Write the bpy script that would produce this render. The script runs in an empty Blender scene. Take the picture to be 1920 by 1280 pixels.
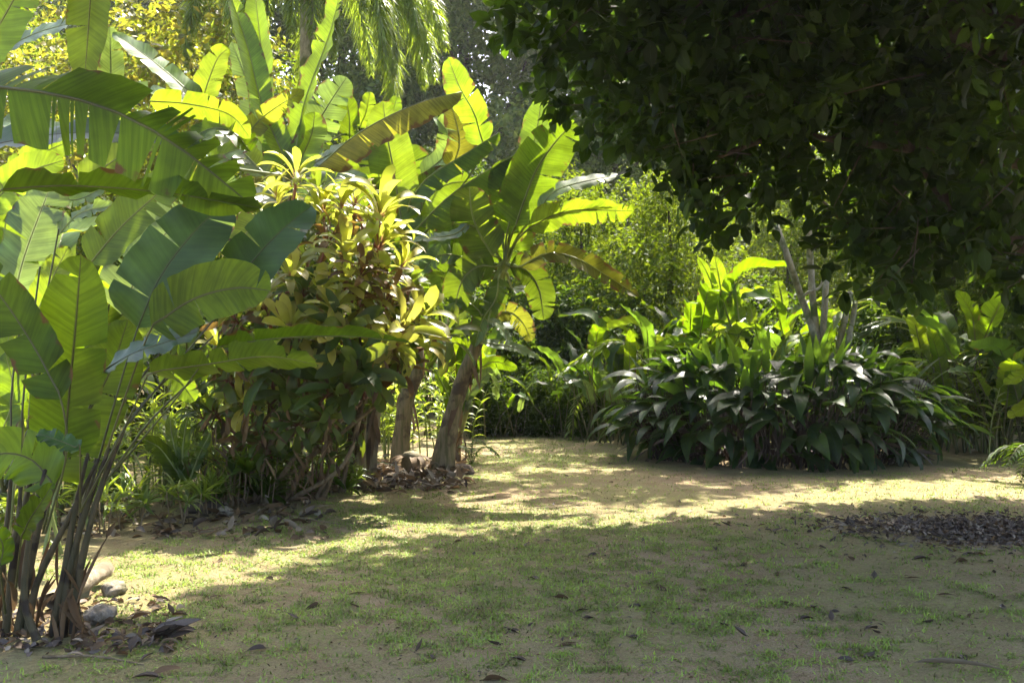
import bpy, math, random
import numpy as np
from mathutils import Vector, Matrix
rng = np.random.default_rng(11)
random.seed(11)
SC = bpy.context.scene
COL = SC.collection
F = 1700.0                      # focal length in photo pixels (photo is 1920 wide)
CAM = np.array([0.0, 0.0, 1.5])
PITCH = math.atan(40.0 / F)
cp_, sp_ = math.cos(PITCH), math.sin(PITCH)
SUN = np.array([0.25, 0.70, 1.0]); SUN = SUN / np.linalg.norm(SUN)

def P(px, py, d):
    u = (px - 960) / F; v = (640 - py) / F
    r = np.array([u, cp_ - v * sp_, sp_ + v * cp_])
    return CAM + r * (d / r[1])
def G(px, py, z=0.0):
    u = (px - 960) / F; v = (640 - py) / F
    r = np.array([u, cp_ - v * sp_, sp_ + v * cp_])
    return CAM + r * ((z - CAM[2]) / r[2])
def proj(A):
    A = np.asarray(A, float) - CAM
    f = A[..., 1] * cp_ + A[..., 2] * sp_
    v = -A[..., 1] * sp_ + A[..., 2] * cp_
    f = np.where(np.abs(f) < 1e-6, 1e-6, f)
    return 960 + F * A[..., 0] / f, 640 - F * v / f, f
def inpoly(x, y, poly):
    x = np.asarray(x); y = np.asarray(y); r = np.zeros(x.shape, bool)
    n = len(poly)
    for i in range(n):
        x1, y1 = poly[i]; x2, y2 = poly[(i + 1) % n]
        if y1 == y2: continue
        c = ((y1 > y) != (y2 > y)) & (x < (x2 - x1) * (y - y1) / (y2 - y1) + x1)
        r ^= c
    return r
def nrm(a):
    a = np.asarray(a, float)
    return a / np.maximum(np.linalg.norm(a, axis=-1, keepdims=True), 1e-9)
def vnoise(x, y, seed=0):
    xi = np.floor(x).astype(np.int64); yi = np.floor(y).astype(np.int64)
    fx = x - xi; fy = y - yi; fx = fx * fx * (3 - 2 * fx); fy = fy * fy * (3 - 2 * fy)
    def h(a, b):
        n = (a * 374761393 + b * 668265263 + seed * 974711) & 0x7fffffff
        n = ((n ^ (n >> 13)) * 1274126177) & 0x7fffffff
        return ((n ^ (n >> 16)) & 0xffff) / 65535.0
    return (h(xi, yi) * (1 - fx) + h(xi + 1, yi) * fx) * (1 - fy) + (h(xi, yi + 1) * (1 - fx) + h(xi + 1, yi + 1) * fx) * fy
def fbm(x, y, seed=0, o=4):
    s = 0; a = .5
    for k in range(o):
        s = s + a * vnoise(x * 2 ** k, y * 2 ** k, seed + k); a *= .5
    return s / (1 - .5 ** o)
def gz(x, y):                   # ground height
    x = np.asarray(x, float); y = np.asarray(y, float)
    return 0.07 * (fbm(x * .45 + 50, y * .45 + 50, 3) - .5) + 0.035 * (fbm(x * 1.9, y * 1.9, 9) - .5) + 0.014 * (fbm(x * 6.5, y * 6.5, 13, 2) - .5)

# ---------------------------------------------------------------- mesh making
def rawmesh(name, V, Fs, mats, uv=None, rnd=None, mi=None, smooth=True):
    me = bpy.data.meshes.new(name)
    V = np.ascontiguousarray(V, np.float32)
    Fs = [np.asarray(f, np.int32) for f in Fs if len(f)]
    loops = np.concatenate([f.ravel() for f in Fs])
    tot = np.concatenate([np.full(len(f), f.shape[1], np.int32) for f in Fs])
    st = np.concatenate([[0], np.cumsum(tot)[:-1]]).astype(np.int32)
    me.vertices.add(len(V)); me.vertices.foreach_set('co', V.ravel())
    me.loops.add(len(loops)); me.loops.foreach_set('vertex_index', loops)
    me.polygons.add(len(tot)); me.polygons.foreach_set('loop_start', st)
    me.polygons.foreach_set('loop_total', tot)
    if smooth: me.polygons.foreach_set('use_smooth', np.ones(len(tot), bool))
    if mi is not None: me.polygons.foreach_set('material_index', np.asarray(mi, np.int32))
    for nm, arr in (('UVMap', uv), ('rnd', rnd)):
        if arr is not None:
            l = me.uv_layers.new(name=nm)
            l.data.foreach_set('uv', np.asarray(arr, np.float32)[loops].ravel())
    for m in (mats if isinstance(mats, (list, tuple)) else [mats]): me.materials.append(m)
    me.update(calc_edges=True)
    return me
def link(name, me, parent=None, loc=(0, 0, 0)):
    o = bpy.data.objects.new(name, me); COL.objects.link(o)
    o.location = loc
    if parent is not None: o.parent = parent
    return o
def thing(name, label, cat, loc=(0, 0, 0), group=None):
    o = bpy.data.objects.new(name, None); COL.objects.link(o)
    o.empty_display_size = .2
    o.location = [float(c) for c in loc]; tag(o, label, cat, group)
    return o
def tag(o, label=None, cat=None, group=None, kind=None):
    if label: o['label'] = label
    if cat: o['category'] = cat
    if group: o['group'] = group
    if kind: o['kind'] = kind
    return o
def copy_tree(root, loc, rz=0.0, sc=1.0, label=None, group=None):
    def cp(o, par):
        c = o.copy(); COL.objects.link(c)
        if par is not None: c.parent = par
        for ch in list(o.children): cp(ch, c)
        return c
    r = cp(root, None); r.location = [float(c) for c in loc]; r.rotation_euler = (0, 0, rz); r.scale = (sc, sc, sc)
    if label: r['label'] = label
    if group: r['group'] = group
    return r
class Buf:                       # collects arrays, then becomes ONE mesh
    def __init__(s): s.V = []; s.F = {}; s.uv = []; s.rnd = []; s.n = 0; s.mi = {}
    def add(s, V, Fs, uv, rnd, mi=0):
        V = np.asarray(V).reshape(-1, 3)
        s.V.append(V); s.uv.append(np.asarray(uv).reshape(-1, 2)); s.rnd.append(np.asarray(rnd).reshape(-1, 2))
        for f in Fs:
            f = np.asarray(f)
            if len(f) == 0: continue
            s.F.setdefault((f.shape[1], mi), []).append(f + s.n)
        s.n += len(V); return s
    def mesh(s, name, mats, off=(0, 0, 0), smooth=True):
        V = np.concatenate(s.V) - np.asarray(off)
        Fs = []; mi = []
        for (k, m), l in s.F.items():
            a = np.concatenate(l); Fs.append(a); mi.append(np.full(len(a), m))
        return rawmesh(name, V, Fs, mats, np.concatenate(s.uv), np.concatenate(s.rnd), np.concatenate(mi), smooth)
    def build(s, name, mats, parent=None, off=None, smooth=True):
        if off is None: off = tuple(parent.location) if parent is not None else (0, 0, 0)
        return link(name, s.mesh(name, mats, off, smooth), parent)

# ---------------------------------------------------------------- leaf clouds
PROF = {
 'oval':  lambda s: np.sin(np.pi * np.clip(s, 0, 1) ** .85) ** .75,
 'lance': lambda s: np.clip(np.sin(np.pi * np.clip(s, 0, 1) ** .7), 0, 1) ** .9,
 'strap': lambda s: np.clip(np.minimum(1, .35 + 2.2 * s) * (1 - s ** 3.2), 0, 1),
 'rosette': lambda s: np.clip(np.minimum(1, .20 + 1.35 * s) * np.sqrt(np.clip(1 - np.clip((s - .62) / .38, 0, 1) ** 2.2, 0, 1)), 0, 1),
 'blade': lambda s: 1 - s,
}
def straps(B, Pt, D, L, W, droop, segs=3, prof='oval', fold=.25, roll=0.0, mi=0, rnd=None, pw=1.2, three=True):
    n = len(Pt)
    if n == 0: return
    D = nrm(D); up = np.array([0, 0, 1.0])
    S = np.cross(D, up); bad = np.linalg.norm(S, axis=1) < 1e-3; S[bad] = (1, 0, 0); S = nrm(S)
    N = np.cross(S, D)
    roll = np.broadcast_to(np.asarray(roll, float), (n,))[:, None]
    S, N = S * np.cos(roll) + N * np.sin(roll), N * np.cos(roll) - S * np.sin(roll)
    L = np.broadcast_to(np.asarray(L, float), (n,)); W = np.broadcast_to(np.asarray(W, float), (n,))
    droop = np.broadcast_to(np.asarray(droop, float), (n,)); fold = np.broadcast_to(np.asarray(fold, float), (n,))
    s = np.linspace(0, 1, segs + 1)
    ang = droop[:, None] * s[None, :] ** pw
    am = droop[:, None] * ((s[1:] + s[:-1]) / 2)[None, :] ** pw
    step = (D[:, None, :] * np.cos(am)[..., None] - N[:, None, :] * np.sin(am)[..., None]) * (L / segs)[:, None, None]
    C = np.concatenate([np.zeros((n, 1, 3)), np.cumsum(step, 1)], 1) + Pt[:, None, :]
    Nk = N[:, None, :] * np.cos(ang)[..., None] + D[:, None, :] * np.sin(ang)[..., None]
    w = W[:, None] * np.maximum(PROF[prof](s), .02)[None, :] * .5
    cols = 3 if three else 2
    Lf = C + S[:, None, :] * w[..., None] + Nk * (w * fold[:, None])[..., None]
    Rt = C - S[:, None, :] * w[..., None] + Nk * (w * fold[:, None])[..., None]
    V = np.stack([Lf, C, Rt], 2) if three else np.stack([Lf, Rt], 2)
    k = np.arange(segs); base = (np.arange(n) * (segs + 1) * cols)[:, None]
    Fs = []
    for c in range(cols - 1):
        a = base + k[None, :] * cols + c
        Fs.append(np.stack([a, a + 1, a + cols + 1, a + cols], -1).reshape(-1, 4))
    uv = np.zeros((n, segs + 1, cols, 2)); uv[..., 0] = np.linspace(0, 1, cols)[None, None, :]; uv[..., 1] = s[None, :, None]
    if rnd is None: rnd = rng.random((n, 2))
    rr = np.broadcast_to(rnd[:, None, None, :], (n, segs + 1, cols, 2))
    B.add(V, [np.concatenate(Fs)], uv, rr, mi)
def rsph(n, zb=0.0):
    v = rng.normal(size=(n, 3)); v[:, 2] += zb
    return nrm(v)
def curve(pts, n):
    """Catmull-Rom through the points, resampled evenly."""
    p = np.asarray(pts, float)
    if len(p) == 2: dense = p[0] + (p[1] - p[0]) * np.linspace(0, 1, 40)[:, None]
    else:
        q = np.vstack([2 * p[0] - p[1], p, 2 * p[-1] - p[-2]]); out = []
        for i in range(1, len(q) - 2):
            t = np.linspace(0, 1, 24, endpoint=False)[:, None]
            a, b, c, d = q[i - 1], q[i], q[i + 1], q[i + 2]
            out.append(.5 * ((2 * b) + (c - a) * t + (2 * a - 5 * b + 4 * c - d) * t ** 2 + (3 * b - a - 3 * c + d) * t ** 3))
        dense = np.vstack(out + [p[-1:]])
    l = np.concatenate([[0], np.cumsum(np.linalg.norm(np.diff(dense, axis=0), axis=1))])
    t = np.linspace(0, l[-1], n)
    return np.stack([np.interp(t, l, dense[:, k]) for k in range(3)], 1), l[-1]
def tube(B, pts, r, n=10, sides=7, mi=0, rough=0.0, rv=None, smooth=True):
    C, ln = curve(pts, n) if smooth else (np.asarray(pts, float), 1.0)
    n = len(C)
    r = np.interp(np.linspace(0, 1, n), np.linspace(0, 1, len(np.atleast_1d(r))) if np.ndim(r) else [0, 1], r if np.ndim(r) else [r, r])
    T = nrm(np.gradient(C, axis=0))
    ref = np.array([0.31, .17, .93]); ref = ref if abs(T[0] @ ref) < .95 else np.array([1., 0, 0])
    X = nrm(np.cross(T, ref)); Y = np.cross(T, X)
    a = np.linspace(0, 2 * np.pi, sides, endpoint=False)
    rr = r[:, None] * (1 + rough * (rng.random((n, sides)) - .5) * 2)
    V = C[:, None, :] + (X[:, None, :] * np.cos(a)[None, :, None] + Y[:, None, :] * np.sin(a)[None, :, None]) * rr[..., None]
    i = np.arange(n - 1)[:, None] * sides; j = np.arange(sides)[None, :]; j2 = (j + 1) % sides
    f = np.stack([i + j, i + j2, i + sides + j2, i + sides + j], -1).reshape(-1, 4)
    uv = np.zeros((n, sides, 2)); uv[..., 0] = np.abs(2 * np.arange(sides) / sides - 1)[None, :]; uv[..., 1] = (np.linspace(0, 1, n) * ln)[:, None]
    rv = rng.random(2) if rv is None else rv
    V2 = np.vstack([V.reshape(-1, 3), C[-1:] + T[-1:] * r[-1] * .4])
    cap = np.stack([np.full(sides, n * sides), (n - 1) * sides + np.arange(sides), (n - 1) * sides + (np.arange(sides) + 1) % sides], -1)[:, [0, 1, 2]]
    uv2 = np.vstack([uv.reshape(-1, 2), [[.5, ln]]])
    B.add(V2, [f, cap], uv2, np.broadcast_to(rv, (len(V2), 2)), mi)
    return C

def bigshape(t, b=.13, e=.5):
    return np.sqrt(np.clip(1 - (1 - np.minimum(t / b, 1)) ** 2, 0, 1)) * np.clip(1 - np.clip((t - e) / (1 - e), 0, 1) ** 2.3, 0, 1) ** .6
def bigleaf(B, pts, width, hint, fold=.1, curl=.0, tears=0, wav=.02, n=26, spread=.35, mi=0, shape=(.13, .5), cols=5, drop=0.0, rv=None, asym=1.0):
    """Banana-like blade along pts. hint: the side the blade's face looks to."""
    M, ln = curve(pts, 90)
    T = nrm(np.gradient(M, axis=0)); hint = nrm(np.asarray(hint, float))
    S = nrm(np.cross(T, hint)); N = np.cross(S, T)
    tt = np.linspace(0, 1, 90); rv = rng.random(2) if rv is None else rv
    for side in (1, -1):
        cuts = np.sort(rng.random(tears) * .86 + .08) if tears else np.array([])
        edges = np.concatenate([[0], cuts, [1]])
        ph = rng.random() * 6.28; fr = rng.uniform(3, 5.5); ph2 = rng.random() * 6.28; fr2 = rng.uniform(9, 15)
        for a, b in zip(edges[:-1], edges[1:]):
            k = max(3, int(round((b - a) * n)) + 1)
            t0 = np.linspace(a, b, k)
            off = rng.normal() * spread if tears else 0.0
            u = np.linspace(0, 1, cols)
            gap = np.zeros((k, cols))
            if tears:
                wg = min(.012 + .01 * rng.random(), (b - a) * .25)
                rel = (t0 - a) / max(b - a, 1e-6)
                if a > 0: gap += wg * (1 - rel)[:, None] * u[None, :]
                if b < 1: gap -= wg * rel[:, None] * u[None, :]
            t = np.clip(t0[:, None] + gap - 0.0, 0, 1)
            wsc = width * .5 * np.maximum(bigshape(t0, *shape), .004) * (asym if side > 0 else 1.0)
            phi = fold + curl * u[None, :] + off * u[None, :] ** .7
            ca = np.cumsum(np.concatenate([np.zeros((1, 1)), np.cos(phi[:, 1:]) / (cols - 1)], 1), 1)
            sa = np.cumsum(np.concatenate([np.zeros((1, 1)), np.sin(phi[:, 1:]) / (cols - 1)], 1), 1)
            g = lambda A: np.stack([np.interp(t, tt, A[:, c]) for c in range(3)], -1)
            m = g(M); s_ = nrm(g(S)); n_ = nrm(g(N)); t_ = nrm(g(T))
            w = wsc[:, None]
            z = w * sa + wav * u[None, :] ** 2 * (np.sin(t0 * fr * 6.28 + ph) * .7 + np.sin(t0 * fr2 * 6.28 + ph2) * .35)[:, None]
            V = m + s_ * (side * w * ca)[..., None] + n_ * z[..., None] + t_ * (w * u[None, :] * .22)[..., None]
            V[..., 2] -= drop * (w * u[None, :]) 
            i = np.arange(k - 1)[:, None] * cols; j = np.arange(cols - 1)[None, :]
            q = i + j
            f = np.stack([q, q + 1, q + cols + 1, q + cols], -1).reshape(-1, 4)
            if side < 0: f = f[:, ::-1]
            uv = np.zeros((k, cols, 2)); uv[..., 0] = .5 + side * .5 * u[None, :]; uv[..., 1] = (t * ln)
            B.add(V, [f], uv, np.broadcast_to(rv, (k * cols, 2)), mi)
    return M, ln
EXPO = 2.42
# ---------------------------------------------------------------- materials
def nt(name):
    m = bpy.data.materials.new(name); m.use_nodes = True
    t = m.node_tree; t.nodes.clear()
    def N(k, **kw):
        n = t.nodes.new('ShaderNode' + k)
        for a, b in kw.items():
            if a.startswith('i_'):
                key = a[2:]; key = int(key) if key.isdigit() else key.replace('_', ' ')
                n.inputs[key].default_value = b
            else: setattr(n, a, b)
        return n
    def Lk(a, b): t.links.new(a, b)
    return m, t, N, Lk
def c4(c): return (c[0], c[1], c[2], 1.0)
def mixc(N, Lk, fac, a, b, blend='MIX'):
    n = N('Mix', data_type='RGBA', blend_type=blend)
    for sock, v in ((n.inputs[0], fac), (n.inputs[6], a), (n.inputs[7], b)):
        if hasattr(v, 'is_linked'): Lk(v, sock)
        elif isinstance(v, (int, float)): sock.default_value = v
        else: sock.default_value = c4(v)
    return n.outputs[2]
def mth(N, Lk, op, a, b=None, c=None, clamp=False):
    n = N('Math', operation=op, use_clamp=clamp)
    for i, v in enumerate((a, b, c)):
        if v is None: continue
        if hasattr(v, 'is_linked'): Lk(v, n.inputs[i])
        else: n.inputs[i].default_value = v
    return n.outputs[0]
def ramp(N, Lk, v, lo, hi, a=0.0, b=1.0):
    n = N('MapRange', interpolation_type='SMOOTHSTEP')
    Lk(v, n.inputs[0])
    for i, x in enumerate((lo, hi, a, b)): n.inputs[i + 1].default_value = x
    return n.outputs[0]

def leafmat(name, c1, c2, t1, t2, rough=.42, spec=.45, tf=.45, vein=0.0, rib=None, brown=0.0, brownc=(.16, .09, .03), blotch=.25, basec=None, bump=.15):
    m, t, N, Lk = nt(name)
    uv = N('UVMap', uv_map='UVMap'); rn = N('UVMap', uv_map='rnd')
    su = N('SeparateXYZ'); Lk(uv.outputs[0], su.inputs[0]); u, v = su.outputs[0], su.outputs[1]
    sr = N('SeparateXYZ'); Lk(rn.outputs[0], sr.inputs[0]); r1, r2 = sr.outputs[0], sr.outputs[1]
    au = mth(N, Lk, 'ABSOLUTE', mth(N, Lk, 'SUBTRACT', u, .5))
    col = mixc(N, Lk, r1, c1, c2); tr = mixc(N, Lk, r1, t1, t2)
    val = mth(N, Lk, 'MULTIPLY_ADD', r2, .5, .75)                      # each leaf a little lighter or darker
    tc = N('TexCoord')
    nz = N('TexNoise', i_Scale=3.2, i_Detail=4.0); Lk(tc.outputs['Object'], nz.inputs['Vector'])
    bl = ramp(N, Lk, nz.outputs[0], .35, .65, 1 - blotch, 1 + blotch)
    val = mth(N, Lk, 'MULTIPLY', val, bl)
    hgt = None
    if vein > 0:
        cv = N('CombineXYZ'); Lk(mth(N, Lk, 'MULTIPLY', au, 1.2), cv.inputs[0])
        Lk(mth(N, Lk, 'MULTIPLY_ADD', au, -6.0, mth(N, Lk, 'MULTIPLY', v, 46.0)), cv.inputs[1]); Lk(mth(N, Lk, 'MULTIPLY', r2, 31.0), cv.inputs[2])
        st = N('TexNoise', i_Scale=1.0, i_Detail=3.0, i_Roughness=.6); Lk(cv.outputs[0], st.inputs['Vector'])
        hgt = st.outputs[0]
        val = mth(N, Lk, 'MULTIPLY', val, ramp(N, Lk, hgt, .3, .7, 1 - vein, 1 + vein))
    def dark(c): 
        cb = N('CombineColor'); [Lk(val, cb.inputs[i]) for i in range(3)]
        return mixc(N, Lk, 1.0, c, cb.outputs[0], 'MULTIPLY')
    col = dark(col); tr = dark(tr)
    if rib is not None:
        rf = ramp(N, Lk, au, .012, .035, 1.0, 0.0)
        col = mixc(N, Lk, rf, col, rib); tr = mixc(N, Lk, mth(N, Lk, 'MULTIPLY', rf, .6), tr, tuple(x * .5 for x in rib))
    if basec is not None:
        bf = ramp(N, Lk, v, .0, .26, 1.0, 0.0)
        col = mixc(N, Lk, bf, col, basec); tr = mixc(N, Lk, bf, tr, basec)
    if brown > 0:
        n2 = N('TexNoise', i_Scale=9.0, i_Detail=5.0); Lk(tc.outputs['Object'], n2.inputs['Vector'])
        ef = mth(N, Lk, 'ADD', mth(N, Lk, 'MULTIPLY', au, .55), mth(N, Lk, 'MULTIPLY', n2.outputs[0], .5))
        ef = ramp(N, Lk, ef, .56 - brown * .12, .60 - brown * .08)
        col = mixc(N, Lk, ef, col, brownc); tr = mixc(N, Lk, ef, tr, tuple(x * .6 for x in brownc))
    pb = N('BsdfPrincipled', i_Roughness=rough); pb.inputs['Specular IOR Level'].default_value = spec
    Lk(col, pb.inputs['Base Color'])
    if bump > 0:
        bp = N('Bump', i_Strength=bump, i_Distance=.01)
        if hgt is None:
            n3 = N('TexNoise', i_Scale=24.0, i_Detail=2.0); Lk(tc.outputs['Object'], n3.inputs['Vector']); hgt = n3.outputs[0]
        Lk(hgt, bp.inputs['Height']); Lk(bp.outputs[0], pb.inputs['Normal'])
    tb = N('BsdfTranslucent'); Lk(tr, tb.inputs[0])
    mx = N('MixShader', i_0=tf); Lk(pb.outputs[0], mx.inputs[1]); Lk(tb.outputs[0], mx.inputs[2])
    o = N('OutputMaterial'); Lk(mx.outputs[0], o.inputs[0])
    return m
def barkmat(name, c1, c2, scale=6.0, stretch=.2, rough=.9, bump=.5, uvst=False, c3=None):
    m, t, N, Lk = nt(name)
    tc = N('TexCoord'); mp = N('Mapping'); Lk(tc.outputs['Object'], mp.inputs[0])
    mp.inputs['Scale'].default_value = (scale, scale, scale * stretch)
    nz = N('TexNoise', i_Scale=1.6, i_Detail=6.0, i_Roughness=.65); Lk(mp.outputs[0], nz.inputs['Vector'])
    col = mixc(N, Lk, ramp(N, Lk, nz.outputs[0], .38, .62), c1, c2)
    if c3 is not None:
        n2 = N('TexNoise', i_Scale=scale * .35, i_Detail=4.0); Lk(tc.outputs['Object'], n2.inputs['Vector'])
        col = mixc(N, Lk, ramp(N, Lk, n2.outputs[0], .5, .62), col, c3)
    pb = N('BsdfPrincipled', i_Roughness=rough); pb.inputs['Specular IOR Level'].default_value = .2
    Lk(col, pb.inputs['Base Color'])
    bp = N('Bump', i_Strength=bump, i_Distance=.03); Lk(nz.outputs[0], bp.inputs['Height']); Lk(bp.outputs[0], pb.inputs['Normal'])
    o = N('OutputMaterial'); Lk(pb.outputs[0], o.inputs[0])
    return m
def groundmat():
    m, t, N, Lk = nt('lawn_soil')
    tc = N('TexCoord')
    def noise(s, d=4.0, r=.55):
        n = N('TexNoise', i_Scale=s, i_Detail=d, i_Roughness=r); Lk(tc.outputs['Object'], n.inputs['Vector']); return n.outputs[0]
    a, b, c, d = noise(.55, 4), noise(3.5, 5, .65), noise(26, 4, .7), noise(120, 3, .7)
    soil = mixc(N, Lk, ramp(N, Lk, b, .35, .65), (.34, .222, .14), (.49, .36, .245))
    soil = mixc(N, Lk, ramp(N, Lk, c, .50, .66, 0, .55), soil, (.17, .125, .07))
    e = noise(48, 5, .75); soil = mixc(N, Lk, ramp(N, Lk, e, .5, .64, 0, .6), soil, (.58, .47, .31))
    soil = mixc(N, Lk, ramp(N, Lk, d, .50, .64, 0, .85), soil, (.12, .085, .045))
    grass = mixc(N, Lk, ramp(N, Lk, c, .4, .6), (.21, .198, .078), (.32, .315, .125))
    gf = mth(N, Lk, 'ADD', mth(N, Lk, 'MULTIPLY', a, .9), mth(N, Lk, 'ADD', mth(N, Lk, 'MULTIPLY', b, .35), mth(N, Lk, 'MULTIPLY', c, .25)))
    col = mixc(N, Lk, ramp(N, Lk, gf, .57, .90, .16, .74), soil, grass)
    pb = N('BsdfPrincipled', i_Roughness=.95); pb.inputs['Specular IOR Level'].default_value = .1
    Lk(col, pb.inputs['Base Color'])
    bp = N('Bump', i_Strength=.9, i_Distance=.03); Lk(mth(N, Lk, 'ADD', c, d), bp.inputs['Height']); Lk(bp.outputs[0], pb.inputs['Normal'])
    o = N('OutputMaterial'); Lk(pb.outputs[0], o.inputs[0])
    return m
G_ = dict(
 # glossy broad leaves: banana and heliconia
 banana=leafmat('banana_blade', (.05, .10, .014), (.07, .125, .016), (.17, .27, .008), (.24, .32, .012), .38, .45, .5, vein=.22, rib=(.26, .30, .09), brown=.35),
 banana_old=leafmat('banana_blade_old', (.10, .12, .025), (.13, .13, .03), (.24, .28, .015), (.28, .27, .02), .45, .4, .5, vein=.25, rib=(.30, .27, .09), brown=.75),
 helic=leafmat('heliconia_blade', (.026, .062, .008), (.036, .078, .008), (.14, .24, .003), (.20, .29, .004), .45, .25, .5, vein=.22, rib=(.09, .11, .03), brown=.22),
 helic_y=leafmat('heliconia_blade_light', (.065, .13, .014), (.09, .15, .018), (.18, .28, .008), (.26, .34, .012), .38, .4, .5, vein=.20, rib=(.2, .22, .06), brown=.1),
 helic_b=leafmat('heliconia_blade_sheen', (.026, .064, .024), (.034, .076, .026), (.10, .20, .01), (.14, .24, .012), .40, .5, .3, vein=.12, rib=(.07, .11, .03)),  # bluish base colour stands in for sky sheen on the upper faces
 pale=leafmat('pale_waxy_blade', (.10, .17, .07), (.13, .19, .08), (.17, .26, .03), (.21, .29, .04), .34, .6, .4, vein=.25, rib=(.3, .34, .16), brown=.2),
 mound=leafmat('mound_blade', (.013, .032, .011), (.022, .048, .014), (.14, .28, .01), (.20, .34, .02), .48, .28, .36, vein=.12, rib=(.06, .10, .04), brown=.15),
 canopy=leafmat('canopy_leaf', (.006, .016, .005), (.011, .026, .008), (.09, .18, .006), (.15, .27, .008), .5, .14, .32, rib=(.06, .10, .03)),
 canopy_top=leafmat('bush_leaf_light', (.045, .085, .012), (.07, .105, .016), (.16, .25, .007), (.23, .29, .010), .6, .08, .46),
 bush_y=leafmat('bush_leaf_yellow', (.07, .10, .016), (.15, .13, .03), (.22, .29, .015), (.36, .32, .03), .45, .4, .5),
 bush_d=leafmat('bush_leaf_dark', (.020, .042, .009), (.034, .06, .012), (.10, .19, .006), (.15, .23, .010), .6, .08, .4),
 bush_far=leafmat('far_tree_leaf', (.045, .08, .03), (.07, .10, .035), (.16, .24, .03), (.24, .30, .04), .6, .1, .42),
 palm=leafmat('palm_leaflet', (.07, .12, .022), (.10, .15, .03), (.30, .42, .025), (.36, .46, .03), .4, .45, .45),
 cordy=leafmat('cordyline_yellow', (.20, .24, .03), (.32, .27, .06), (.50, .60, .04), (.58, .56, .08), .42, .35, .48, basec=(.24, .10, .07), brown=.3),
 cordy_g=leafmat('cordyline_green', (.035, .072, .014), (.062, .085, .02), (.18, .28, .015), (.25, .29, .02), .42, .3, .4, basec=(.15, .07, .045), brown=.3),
 cordy_r=leafmat('cordyline_reddish', (.10, .05, .025), (.13, .085, .03), (.26, .14, .03), (.30, .22, .03), .42, .3, .4, basec=(.15, .05, .04), brown=.6),
 dryleaf=leafmat('dry_leaf', (.10, .062, .032), (.17, .115, .062), (.10, .055, .025), (.14, .085, .04), .7, .2, .25, bump=.5),
 darkdry=leafmat('dark_dry_leaf', (.06, .043, .033), (.15, .115, .088), (.05, .03, .02), (.07, .04, .02), .6, .3, .15, bump=.5),
 palelit=leafmat('pale_dry_leaf', (.22, .18, .13), (.33, .28, .21), (.2, .15, .1), (.2, .15, .1), .7, .25, .2, bump=.5),
 grassb=leafmat('grass_blade', (.19, .30, .05), (.27, .36, .08), (.30, .46, .05), (.36, .46, .06), .5, .3, .4, bump=0),
 drygrass=leafmat('dry_grass_blade', (.22, .18, .09), (.30, .25, .13), (.2, .16, .07), (.24, .2, .09), .6, .2, .3, bump=0),
 weed=leafmat('weed_leaf', (.06, .11, .025), (.10, .14, .03), (.26, .38, .025), (.36, .44, .03), .42, .4, .45),
 lime=leafmat('lime_leaf', (.12, .19, .03), (.16, .22, .035), (.42, .56, .03), (.5, .6, .04), .42, .4, .5),
 petiole=leafmat('petiole_green', (.16, .20, .055), (.19, .22, .06), (.1, .12, .03), (.1, .12, .03), .4, .4, .1, bump=.05),
 petiole_d=leafmat('petiole_dark', (.075, .082, .028), (.10, .095, .03), (.05, .05, .02), (.05, .05, .02), .4, .4, .1, bump=.05),
 redstem=leafmat('red_stem', (.17, .055, .045), (.22, .09, .06), (.1, .03, .02), (.1, .03, .02), .5, .3, .05),
 pseudo=barkmat('banana_stem_bark', (.11, .10, .045), (.21, .165, .095), 14, .12, .7, .6, c3=(.075, .055, .035)),
 bark=barkmat('dark_bark', (.05, .038, .028), (.09, .07, .052), 8, .3),
 palebark=barkmat('pale_grey_bark', (.20, .19, .14), (.33, .32, .25), 9, .35, c3=(.10, .125, .05)),
 shoot=barkmat('heliconia_stem', (.060, .055, .028), (.095, .075, .04), 20, .12, .55, .4, c3=(.035, .026, .018)),
 cane=barkmat('cane_stem', (.14, .10, .06), (.22, .17, .10), 16, .3),
 log=barkmat('log_bark', (.20, .165, .11), (.32, .27, .20), 12, 1.0, c3=(.15, .12, .08)),
 stone=barkmat('pale_stone', (.17, .145, .105), (.29, .255, .20), 14, 1.0, c3=(.10, .09, .05)),
 soil=groundmat(),
)
# ---------------------------------------------------------------- camera, sun, sky
cam = bpy.data.cameras.new('camera'); cam.sensor_width = 36; cam.lens = 36 * F / 1920; cam.clip_end = 2000; cam.clip_start = .05
co = bpy.data.objects.new('camera', cam); COL.objects.link(co); co.location = CAM
co.rotation_euler = (math.pi / 2 + PITCH, 0, 0); SC.camera = co
w = bpy.data.worlds.new('World'); SC.world = w; w.use_nodes = True
wt = w.node_tree; bg = wt.nodes['Background']; sky = wt.nodes.new('ShaderNodeTexSky'); sky.sky_type = 'NISHITA'
sky.sun_disc = False; EL = math.asin(SUN[2]); AZ = math.atan2(SUN[0], SUN[1])
sky.sun_elevation = EL; sky.sun_rotation = AZ; sky.air_density = .7; sky.dust_density = 4.0; sky.ozone_density = .4
wt.links.new(sky.outputs[0], bg.inputs[0]); bg.inputs[1].default_value = 0.15
sl = bpy.data.lights.new('sun', 'SUN'); sl.energy = 4.3; sl.angle = math.radians(.6); sl.color = (1.0, .93, .80)
so = bpy.data.objects.new('sun', sl); COL.objects.link(so); so.location = (6, 16, 24)
so.rotation_euler = Vector(-SUN).to_track_quat('-Z', 'Y').to_euler()
vs = SC.view_settings; vs.view_transform = 'Standard'; vs.look = 'None'; vs.gamma = 1.0; vs.exposure = EXPO
cy = SC.cycles; cy.max_bounces = 7; cy.diffuse_bounces = 4; cy.glossy_bounces = 2; cy.transmission_bounces = 5; cy.transparent_max_bounces = 4
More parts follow.
